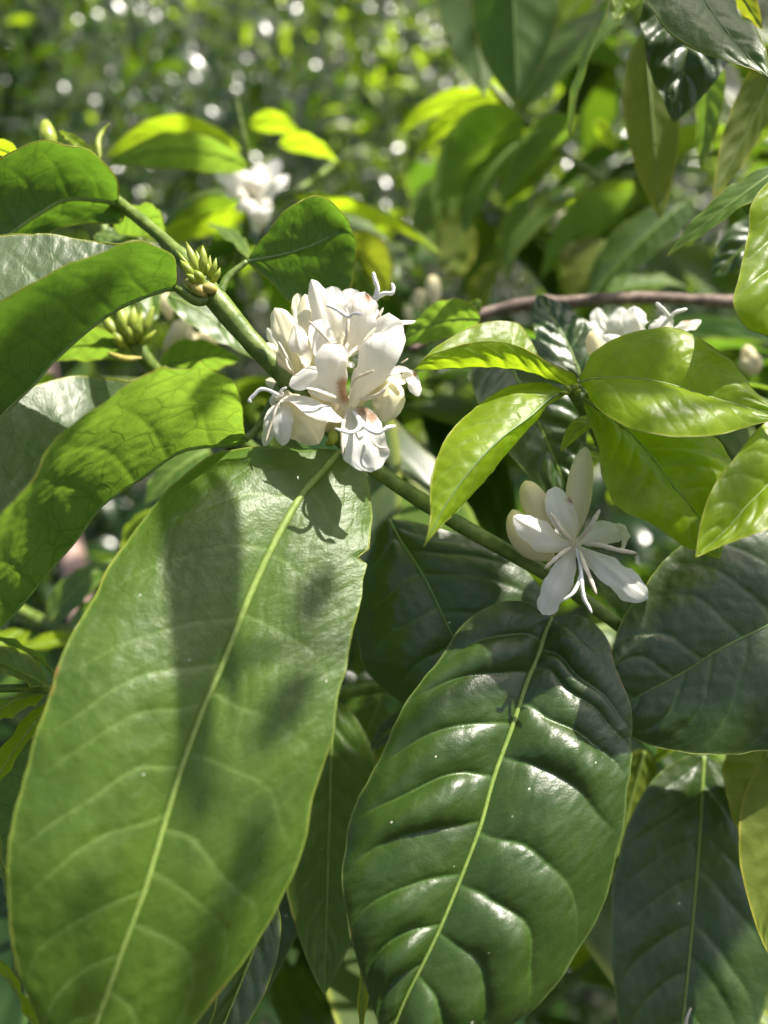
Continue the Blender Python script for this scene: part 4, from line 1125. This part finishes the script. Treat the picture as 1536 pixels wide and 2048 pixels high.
for (x, y, w) in [(1125, 500, 40), (1140, 480, 40), (1115, 490, 36)]:
    bud(midr, [(1135, 530, 36), ((x + 1135) / 2, (y + 530) / 2, 35.8), (x, y, 35.6)], w, M['cream'], 'flower_bud', 14, 9)
bud(midr, [(1125, 465, 36), (1120, 440, 36), (1140, 425, 36)], 22, M['cream'], 'flower_bud', 14, 9)

# second budding branch on the left, slightly out of focus
bb = thing('coffee_branch', 'branch behind the folded left leaves carrying a blurred clump of green buds', 'branch', P(270, 720, 19))
sway(bb, [(200, 420, 21), (235, 560, 20), (268, 680, 19.2), (330, 760, 19.6), (430, 840, 20.5), (560, 940, 22)], [0.12, 0.14, 0.22, 0.18, 0.18, 0.18], M['stem'], n=60)
for (x0, y0, x1, y1, w) in [(255, 690, 205, 625, 24), (262, 685, 240, 610, 26), (268, 680, 268, 612, 22), (275, 685, 290, 640, 16), (280, 690, 308, 612, 18), (258, 695, 222, 655, 22),
                            (270, 690, 255, 640, 20), (280, 692, 312, 660, 14), (265, 690, 285, 625, 18)]:
    bud(bb, [(x0, y0, 19.1), ((x0 + x1) / 2 - 3, (y0 + y1) / 2 + 4, 18.8), (x1, y1, 18.8)], w, M['greenbud'], 'green_bud', 14, 9, 0.45, 0.9)
bud(bb, [(215, 705, 18.7), (250, 718, 18.6), (285, 715, 18.7)], 14, M['scale'], 'bud_scale', 12, 8, 0.5, 0.8)
pleaf(bb, (250, 700, 19), (60, 720, 18.5), 1.1, (0, 0.9, -0.4), 0.12, 0.1, mat=M['under'], nv=40, nu=21)
pleaf(bb, (300, 650, 20), (305, 560, 21), 0.4, (0.2, 0.5, 1), 0.04, 0.2, mat=M['mature'], nv=30, nu=15)
pleaf(bb, (320, 740, 20), (480, 720, 20), 1.0, (0.1, 0.9, -0.5), 0.12, 0.1, mat=M['under'], nv=40, nu=21)
pleaf(bb, (335, 590, 19.5), (520, 720, 20), 0.9, (0.3, 0.6, 0.9), 0.08, 0.1, mat=M['mature'], nv=40, nu=21)
for (x0, y0, x1, y1, w) in [(330, 700, 380, 640, 40), (400, 690, 345, 645, 34), (395, 670, 440, 680, 30), (340, 640, 330, 585, 30)]:
    bud(bb, [(x0, y0, 23), ((x0 + x1) / 2, (y0 + y1) / 2, 22.8), (x1, y1, 22.8)], w, M['cream'], 'flower_bud', 14, 9)

# blossom behind the broad leaf on the right
rb = thing('coffee_branch', 'branch with white blossom peeping over the broad right leaf', 'branch', P(1260, 760, 18.5))
sway(rb, [(1180, 800, 19), (1260, 745, 18.5), (1380, 760, 19), (1560, 820, 20)], [0.14, 0.15, 0.15, 0.15], M['stem'])
f7 = flower(rb, (1270, 745, 18.3), (1290, 690, 17.5), 0.16, 0.2, label='white flower half hidden behind the broad right leaf')
petal(f7, [(1290, 690, 17.5), (1280, 660, 17.2), (1272, 640, 17.2), (1268, 612, 17.3)], 56, (0, 0.2, 1), -0.3)
petal(f7, [(1290, 690, 17.5), (1315, 660, 17.3), (1330, 645, 17.3), (1338, 628, 17.4)], 40, (0, 0.4, 1), -0.3)
petal(f7, [(1290, 690, 17.5), (1340, 665, 17.2), (1370, 650, 17.1), (1402, 640, 17.2)], 34, (0, 0.7, 0.8), -0.3, brown=[(1374, 639, 11)])
petal(f7, [(1290, 700, 17.4), (1260, 685, 17.1), (1235, 675, 17.0), (1200, 672, 17.1)], 34, (-0.1, 0.7, 0.8), -0.3)
petal(f7, [(1290, 700, 17.4), (1310, 690, 16.8), (1330, 690, 16.6), (1350, 700, 16.5)], 40, (0, 0.7, 0.8), -0.3)
stigma(f7, [(1310, 665, 17.2), (1335, 640, 17.0), (1332, 625, 16.9), (1312, 605, 16.9)], 9)
stigma(f7, [(1310, 665, 17.2), (1338, 638, 17.0), (1350, 625, 16.9), (1374, 618, 16.9)], 9)
f8 = flower(rb, (1240, 750, 19.5), (1225, 690, 19.5), 0.16, 0.2, label='blurred white flower behind the half hidden one')
petal(f8, [(1225, 690, 19.5), (1210, 660, 19.4), (1200, 640, 19.4), (1196, 615, 19.5)], 40, (0, 0.2, 1), -0.3)
petal(f8, [(1225, 690, 19.5), (1235, 660, 19.3), (1240, 640, 19.3), (1246, 615, 19.4)], 46, (0, 0.2, 1), -0.3)
petal(f8, [(1225, 690, 19.5), (1200, 680, 19.3), (1190, 660, 19.3), (1186, 640, 19.4)], 34, (0, 0.2, 1), -0.3)
bud(rb, [(1200, 730, 16.6), (1192, 705, 16.5), (1186, 660, 16.5)], 34, M['cream'], 'flower_bud', 18, 12)
for (x, y) in [(1490, 690), (1510, 710), (1480, 715)]:
    bud(rb, [(1510, 750, 24.5), ((x + 1510) / 2, (y + 750) / 2, 24.3), (x, y, 24.3)], 30, M['cream'], 'flower_bud', 14, 9)

# woody twig
tw = thing('woody_twig', 'bare brown woody twig lying behind the leaves at the right', 'twig', P(1216, 598, 22))
sway(tw, [(820, 700, 21), (900, 655, 21.5), (965, 628, 22), (1060, 607, 22), (1140, 604, 22), (1216, 598, 22), (1300, 596, 22.2), (1400, 600, 22.5), (1480, 602, 22.8), (1700, 580, 24)],
     [0.13, 0.15, 0.17, 0.19, 0.18, 0.19, 0.18, 0.18, 0.19, 0.2], M['bark'], n=90, knots=[(0.3, 0.2, 0.012), (0.45, 0.25, 0.01), (0.62, 0.15, 0.012)])

# lower right branch in the shade
lowr = thing('coffee_branch', 'shaded branch at the lower right with a dark quilted leaf and yellow leaves', 'branch', P(1400, 1540, 20))
sway(lowr, [(1180, 1400, 22), (1300, 1450, 20.8), (1400, 1500, 19.9), (1520, 1440, 20), (1700, 1380, 20.5)], [0.15, 0.17, 0.18, 0.17, 0.17], M['stem'], n=50)
pleaf(lowr, (1408, 1510, 19.4), (1330, 2330, 16.6), 2.9, (0, 0.45, 1), 0.03, 0.06, mat=M['shiny'], nv=160, nu=91, nvein=8, quilt=0.08, wave=0.03, rib=0.05, margin=0.013, marginmat=M['margindark'])
pleaf(lowr, (1560, 1440, 18.5), (1478, 1662, 17.8), 1.35, (0.3, 0.6, -0.8), 0.02, 0.12, mat=M['yellow'], nv=70, nu=41, quilt=0.03, wave=0.04, margin=0.012)
pleaf(lowr, (1620, 1480, 16.5), (1535, 1905, 15.2), 1.5, (0.4, 0.5, -0.8), 0.0, 0.12, mat=M['yellow'], nv=80, nu=51, nvein=8, quilt=0.03, wave=0.03, margin=0.012)
pleaf(lowr, (1290, 1500, 20.5), (1225, 1740, 20), 0.95, (0.4, 0.6, -0.6), 0.04, 0.15, mat=M['yellow'], nv=50, nu=25)
pleaf(lowr, (1310, 1520, 21), (1360, 1490, 20.5), 0.35, (0, 1, 0.6), 0.1, 0.1, mat=M['young'], nv=24, nu=13)
tube('bract', spl(np.array([P(1370, 2055, 16.4), P(1374, 2035, 16.3), P(1382, 2016, 16.3)]), 10), np.linspace(0.05, 0.02, 10) * 0.01, M['anther'], lowr, 7)

# gap between the two big leaves
gap = thing('coffee_branch', 'branch in the gap between the two big leaves, leaves hanging in shade', 'branch', P(660, 1400, 20))
sway(gap, [(420, 1330, 22), (560, 1365, 20.5), (660, 1385, 20), (780, 1370, 20), (900, 1350, 20.5), (1050, 1330, 21)], [0.16, 0.17, 0.18, 0.17, 0.17, 0.16], M['stem'], n=60)
pleaf(gap, (665, 1400, 19.3), (648, 1990, 17.0), 1.75, (0.1, 0.4, 1), 0.03, 0.15, mat=M['mature'], nv=90, nu=41, nvein=8, quilt=0.05, rib=0.045, margin=0.012, marginmat=M['margindark'])
pleaf(gap, (600, 1420, 20.5), (480, 2060, 18.5), 1.9, (0.1, 0.4, 1), 0.03, 0.1, mat=M['shiny'], nv=70, nu=41, nvein=8, quilt=0.1)
pleaf(gap, (740, 1700, 15.6), (716, 2140, 14.6), 0.35, (0.8, 0.4, -0.5), 0.0, 0.1, mat=M['yellow'], nv=50, nu=21, nvein=5, quilt=0)
pleaf(gap, (545, 1800, 15.2), (400, 2160, 13.6), 0.75, (0.5, 0.5, 0.3), 0.02, 0.35, mat=M['shiny'], nv=60, nu=31, margin=0.010)
pleaf(gap, (690, 1460, 21), (760, 1620, 20.5), 0.7, (0.3, 0.7, 0.5), 0.08, 0.1, mat=M['yellow'], nv=40, nu=21)
pleaf(gap, (760, 1400, 22), (700, 1560, 21.5), 0.9, (0.1, 0.7, 0.8), 0.08, 0.1, mat=M['mature'], nv=40, nu=21)
pleaf(gap, (830, 1430, 20), (740, 1500, 19.8), 0.55, (0.1, 0.8, 0.4), 0.08, 0.1, mat=M['shiny'], nv=40, nu=21)

# left edge, below the folded leaves
ledge = thing('coffee_branch', 'small branch poking in at the left edge beside the big leaf', 'branch', P(120, 1385, 16))
sway(ledge, [(330, 1420, 18.5), (200, 1395, 17.5), (95, 1378, 16.3), (40, 1376, 15.8), (-60, 1380, 15.4)], [0.16, 0.15, 0.12, 0.09, 0.08], M['stem'], n=50)
pleaf(ledge, (92, 1372, 16.3), (-70, 1300, 15.0), 0.6, (-0.1, 0.8, 0.7), 0.04, 0.35, mat=M['under'], nv=60, nu=31, margin=0.012)
pleaf(ledge, (120, 1365, 17), (-60, 1270, 16.6), 0.75, (0.1, 0.9, -0.4), 0.12, 0.05, mat=M['under'], nv=50, nu=25)
pleaf(ledge, (88, 1388, 16.2), (-60, 1480, 15.2), 0.6, (-0.2, 0.9, 0.4), 0.16, -0.2, mat=M['young'], nv=60, nu=31, wave=0.04, margin=0.012)
pleaf(ledge, (110, 1400, 16.5), (-45, 1640, 14.8), 0.65, (-0.5, 0.6, -0.4), 0.06, 0.1, mat=M['young'], nv=60, nu=31)
pleaf(ledge, (140, 1420, 16.8), (-10, 1760, 15.5), 1.3, (0.2, 0.6, -0.6), 0.03, 0.1, mat=M['under'], nv=60, nu=31, margin=0.012)
pleaf(ledge, (-60, 1560, 13.6), (30, 1950, 12.8), 0.55, (0.3, 0.6, -0.5), 0.05, 0.1, mat=M['under'], nv=60, nu=31, margin=0.012)
pleaf(ledge, (-20, 1900, 13.4), (110, 2140, 12.6), 0.6, (0.3, 0.6, -0.5), 0.02, 0.1, mat=M['young'], nv=60, nu=31, margin=0.012)

lmid = thing('coffee_branch', 'blurred branch low on the left between the folded leaf and the big leaf', 'branch', P(300, 1300, 24))
sway(lmid, [(-80, 1150, 27), (60, 1230, 25), (200, 1290, 24), (340, 1330, 24), (480, 1350, 25)], [0.2, 0.2, 0.2, 0.18, 0.16], M['stem'], n=50)
pleaf(lmid, (200, 1285, 23.5), (-20, 1330, 22.5), 1.2, (-0.1, 1, 0.2), 0.1, 0.1, mat=M['young'], nv=40, nu=21)
pleaf(lmid, (100, 1245, 24), (230, 1120, 25), 1.0, (0, 0.8, 0.7), 0.1, 0.1, mat=M['mature'], nv=40, nu=21)
pleaf(lmid, (280, 1180, 25), (130, 1270, 23), 1.0, (-0.2, 1, 0.4), 0.1, 0.1, mat=M['mature'], nv=40, nu=21)
pleaf(lmid, (330, 1010, 24), (250, 1120, 22), 0.9, (-0.1, 1, -0.2), 0.1, 0.1, mat=M['young'], nv=40, nu=21)
pleaf(lmid, (420, 900, 23), (290, 1010, 22), 1.0, (0.1, 0.9, 0.5), 0.1, 0.1, mat=M['mature'], nv=40, nu=21)
pleaf(lmid, (50, 1260, 25), (-60, 1360, 23), 1.1, (-0.1, 0.9, 0.6), 0.1, 0.1, mat=M['young'], nv=40, nu=21)

# pinkish trunk far behind on the left
trunk = thing('coffee_tree', 'blurred pinkish brown trunk behind the left leaves', 'tree', P(190, 1900, 62))
sway(trunk, [(90, 700, 66), (125, 1000, 63), (160, 1200, 60), (185, 1500, 58), (195, 1900, 57), (200, 2600, 60)], [0.9, 1.0, 1.1, 1.2, 1.3, 1.4], M['pinkbark'], n=50, seg=16, name='trunk')

# ================================================================== inner leaves of the bush (further branches)
inner = [
    ('deep shaded branch behind the white flower cluster', (520, 880, 27), (900, 800, 30), 7),
    ('deep shaded branch in the dark gap under the main stem', (740, 1020, 24), (1150, 900, 28), 7),
    ('deep shaded branch under the open flower', (1000, 1330, 27), (1420, 1300, 31), 6),
    ('deep shaded branch behind the dark quilted leaf at the lower right', (1080, 1750, 26), (1600, 1900, 28), 7),
    ('deep shaded branch at the bottom between the two big leaves', (420, 1850, 26), (900, 1980, 28), 8),
    ('dim branch low at the left edge behind the trunk', (-80, 1350, 40), (380, 1500, 45), 7),
    ('dim branch behind the green bud clump', (60, 780, 33), (520, 860, 36), 7),
    ('dim branch behind the woody twig', (880, 720, 32), (1480, 760, 36), 9),
    ('dim branch behind the yellow leaf at the right edge', (1240, 360, 36), (1650, 330, 40), 8),
    ('dim branch below the blurred white blossom', (380, 540, 38), (800, 560, 42), 8),
    ('dim branch with backlit leaves behind the top centre leaves', (960, 60, 42), (1500, 160, 46), 9),
    ('dim branch in the middle distance right of the arching leaves', (820, 420, 44), (1330, 520, 50), 10),
    ('dim branch at the right edge behind the blossom', (1380, 700, 34), (1680, 820, 36), 7),
    ('dim branch in the lower left behind the big leaf', (-100, 1700, 30), (420, 1620, 33), 8),
    ('dim branch deep behind the gap leaves', (500, 1500, 34), (1050, 1480, 38), 9),
    ('dim branch deep at the bottom right corner', (1050, 2050, 30), (1650, 1600, 34), 8),
]
for lab, a, b, n in inner:
    A, Bp = P(*a), P(*b)
    t = thing('coffee_branch', lab, 'branch', A, 'dim branches inside the bush')
    mid = (A + Bp) / 2 + np.array([0, 0, 0.012])
    path = spl(np.array([A, mid, Bp]), 30)
    tube('stem', path, np.linspace(0.002, 0.0013, 30), M['stem'], t, 8)
    side = unit(np.cross((Bp - A), np.array([0, 0, 1.0])))
    along = unit(Bp - A)
    for k in range(n):
        q = path[int((k + 0.5) / n * 29)]
        for sg in (-1, 1):
            ln = rng.uniform(0.07, 0.12)
            dr = unit(side * sg * rng.uniform(0.5, 1.0) + along * rng.uniform(-0.3, 0.7) + np.array([0, 0, rng.uniform(-0.8, 0.1)]))
            upv = unit(np.array([rng.normal(0, 0.25), rng.normal(0, 0.3) - 0.15, 1.0]))
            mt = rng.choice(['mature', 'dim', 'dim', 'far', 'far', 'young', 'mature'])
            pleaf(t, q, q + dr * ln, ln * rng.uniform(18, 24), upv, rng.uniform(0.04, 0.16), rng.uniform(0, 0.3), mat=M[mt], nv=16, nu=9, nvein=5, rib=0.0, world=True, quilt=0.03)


# ================================================================== unseen overhanging branch added half a metre up towards the sun to dapple the light
REACH = 48.0


def toward_sun(px, py, d, t=REACH):
    return P(px, py, d) + SUN * (t * 0.01)


over = thing('coffee_branch', 'unseen overhanging branch added above the view to throw soft leaf shadows', 'branch', toward_sun(1500, 900, 15))
shades = [((660, 1150, 14.0), (560, 1320, 13.4), 0.5), ((610, 1370, 13.1), (480, 1560, 12.4), 0.5),
          ((520, 1640, 12.2), (450, 1860, 11.7), 0.5), ((420, 1810, 11.6), (400, 2060, 11.4), 0.5), ((345, 1500, 12.1), (430, 1640, 12.0), 0.35), ((240, 1790, 11.2), (100, 1830, 11.0), 0.2),
          ((120, 2010, 11.0), (270, 1930, 11.2), 0.4), ((470, 750, 14.3), (330, 920, 14.6), 0.9), ((120, 550, 13.4), (220, 650, 14.5), 0.5), ((10, 640, 12.9), (100, 740, 14.3), 0.5),
          ((985, 1225, 15.4), (1060, 1300, 15.2), 0.35), ((1290, -110, 16.2), (1510, 130, 15.6), 1.5), ((1500, 1110, 16.8), (1290, 1450, 15.9), 2.0), ((1560, 1300, 16), (1420, 1520, 16), 1.6), ((1400, 1600, 19), (1320, 2060, 17.5), 2.3),
          ((660, 1480, 18.5), (640, 1950, 17.2), 1.2), ((540, 1780, 15.2), (400, 2160, 13.6), 1.1), ((1490, 880, 14.0), (1440, 1090, 13.5), 0.6), ((60, 1050, 12.2), (20, 1180, 13.4), 0.4), ((880, 1050, 16.9), (1000, 1200, 16.8), 1.0)]
for a, b, hw in [((335, 900, 14.4), (372, 1700, 11.9), 0.62), ((425, 900, 14.4), (425, 1520, 12.7), 0.34)]:
    pleaf(over, toward_sun(*a, 24), toward_sun(*b, 24), hw, SUN, 0.03, 0.08, mat=M['mature'], nv=40, nu=17, world=True)
for a, b, hw in shades:
    pleaf(over, toward_sun(*a), toward_sun(*b), hw, SUN, 0.04, 0.08, mat=M['mature'], nv=40, nu=17, world=True)
cen = [(toward_sun(*a) + toward_sun(*b)) / 2 for a, b, hw in shades]
trunkpath = spl(np.array([toward_sun(2300, 700, 16, 58), toward_sun(1500, 1000, 15.5, 52), toward_sun(1100, 1300, 15, 50), toward_sun(750, 1400, 14, 50), toward_sun(430, 1330, 12.8, 49.5)]), 60)
tube('stem', spl(np.array([toward_sun(1100, 700, 15, 34), toward_sun(600, 860, 14.6, 26), toward_sun(430, 890, 14.4, 24.2), toward_sun(335, 895, 14.4, 24)]), 30), np.linspace(0.0016, 0.0008, 30), M['stem'], over, 8)
tube('stem', trunkpath, np.linspace(0.0028, 0.001, 60), M['stem'], over, 10)

# ================================================================== far hedge, ground, hillside
def scatter_leaves(name, n, place, size, mat, label):
    """one object of many small real leaves (each arched and folded)"""
    tv = np.array([0.0, 0.16, 0.38, 0.62, 0.84, 1.0])
    tw = wprof(tv) * 0.21
    tw[0] = 0.012
    tw[-1] = 0.004
    nu, nv = 3, len(tv)
    u = np.array([-1, 0, 1.0])
    base = np.zeros((nv, nu, 3))
    base[..., 0] = u[None] * tw[:, None]
    base[..., 1] = tv[:, None]
    base[..., 2] = 0.45 * tv[:, None] * (1 - tv[:, None]) + np.abs(u)[None] * tw[:, None] * 0.25
    tmpl = base.reshape(-1, 3)
    pos = place(n)
    ln = size[0] + (size[1] - size[0]) * rng.random(n)
    az = rng.uniform(0, 2 * math.pi, n)
    dip = rng.normal(-0.55, 0.4, n)
    fw = np.stack([np.cos(az) * np.cos(dip), np.sin(az) * np.cos(dip), np.sin(dip)], -1)
    up = unit(np.stack([rng.normal(0.3, 0.5, n), rng.normal(-0.85, 0.55, n), np.ones(n)], -1))
    up = unit(up - fw * np.sum(up * fw, -1, keepdims=True))
    sd = np.cross(fw, up)
    W = (tmpl[None, :, 0, None] * sd[:, None] + tmpl[None, :, 1, None] * fw[:, None] + tmpl[None, :, 2, None] * up[:, None]) * ln[:, None, None] + pos[:, None]
    gf = grid_faces(nv, nu)
    F = (gf[None] + (np.arange(n) * nv * nu)[:, None, None]).reshape(-1, 4)
    UV = np.tile(tmpl[:, :2] * 10, (n, 1)) + np.repeat(rng.uniform(0, 400, (n, 2)), nv * nu, axis=0)
    o = mesh_ob(name, W.reshape(-1, 3), F, mat, None, UV)
    o['kind'] = 'stuff'
    o['label'] = label
    o['category'] = 'foliage'
    return o


def hedge(n):
    k = 420
    y = rng.uniform(1.8, 4.6, k)
    x = rng.uniform(-1, 1, k) * (0.55 * y + 0.5)
    z = 1.3 + y * rng.uniform(-0.55, 0.72, k)
    c = np.stack([x, y, z], -1)[rng.integers(0, k, n)]
    q = c + rng.normal(0, 1, (n, 3)) * np.array([0.20, 0.15, 0.12])
    fill = rng.random(n) < 0.4
    y2 = rng.uniform(3.4, 5.2, n)
    q2 = np.stack([rng.uniform(-1, 1, n) * (0.55 * y2 + 0.5), y2, 1.3 + y2 * rng.uniform(-0.55, 0.72, n)], -1)
    q = np.where(fill[:, None], q2, q)
    q[:, 1] = np.maximum(q[:, 1], 1.5)
    return q


def hedge_tips(n):
    k = 60
    y = rng.uniform(1.6, 3.0, k)
    x = rng.uniform(-1, 1, k) * (0.55 * y + 0.4)
    z = 1.3 + y * rng.uniform(-0.2, 0.6, k)
    c = np.stack([x, y, z], -1)[rng.integers(0, k, n)]
    return c + rng.normal(0, 1, (n, 3)) * np.array([0.12, 0.10, 0.08])


def hedge_near(n):
    y = rng.uniform(0.62, 1.6, n)
    x = rng.uniform(-1, 1, n) * (0.6 * y + 0.45)
    z = 1.3 + y * (-0.95 + 0.9 * rng.random(n)) - 0.02
    keep = (x > 0.05 * y) | (z < 1.3 - 0.05 * y)
    z = np.where(keep, z, z - 0.45 * y)
    return np.stack([x, y, z], -1)


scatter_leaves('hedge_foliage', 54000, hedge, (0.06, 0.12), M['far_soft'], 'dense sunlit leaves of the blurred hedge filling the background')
scatter_leaves('hedge_foliage', 1900, hedge_tips, (0.05, 0.10), M['young_soft'], 'bright young leaf tips scattered in clumps over the blurred hedge')
def shade_canopy(n):  # unseen leaves added overhead to keep sun off the inner bush
    return np.stack([rng.uniform(-0.25, 0.75, n), rng.uniform(0.24, 0.85, n), rng.uniform(1.82, 2.05, n)], -1)


scatter_leaves('bush_foliage', 190, shade_canopy, (0.07, 0.12), M['mature_soft'], 'unseen leaves added over the bush above the view to shade its inside')
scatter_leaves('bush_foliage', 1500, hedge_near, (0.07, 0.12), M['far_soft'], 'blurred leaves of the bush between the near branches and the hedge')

soil = plain_material('soil', (0.012, 0.014, 0.008), (0.03, 0.034, 0.016), 6, 0.95, bump=1.0)
g = 40
xs = np.linspace(-60, 60, g)
ys = np.linspace(-40, 120, g)
X, Y = np.meshgrid(xs, ys)
Z = np.where(Y > 7.0, (Y - 7.0) * 0.9, 0.0) + rng.normal(0, 0.03, X.shape)
gr = mesh_ob('ground', np.stack([X, Y, Z], -1).reshape(-1, 3), grid_faces(g, g), soil)
gr['kind'] = 'structure'
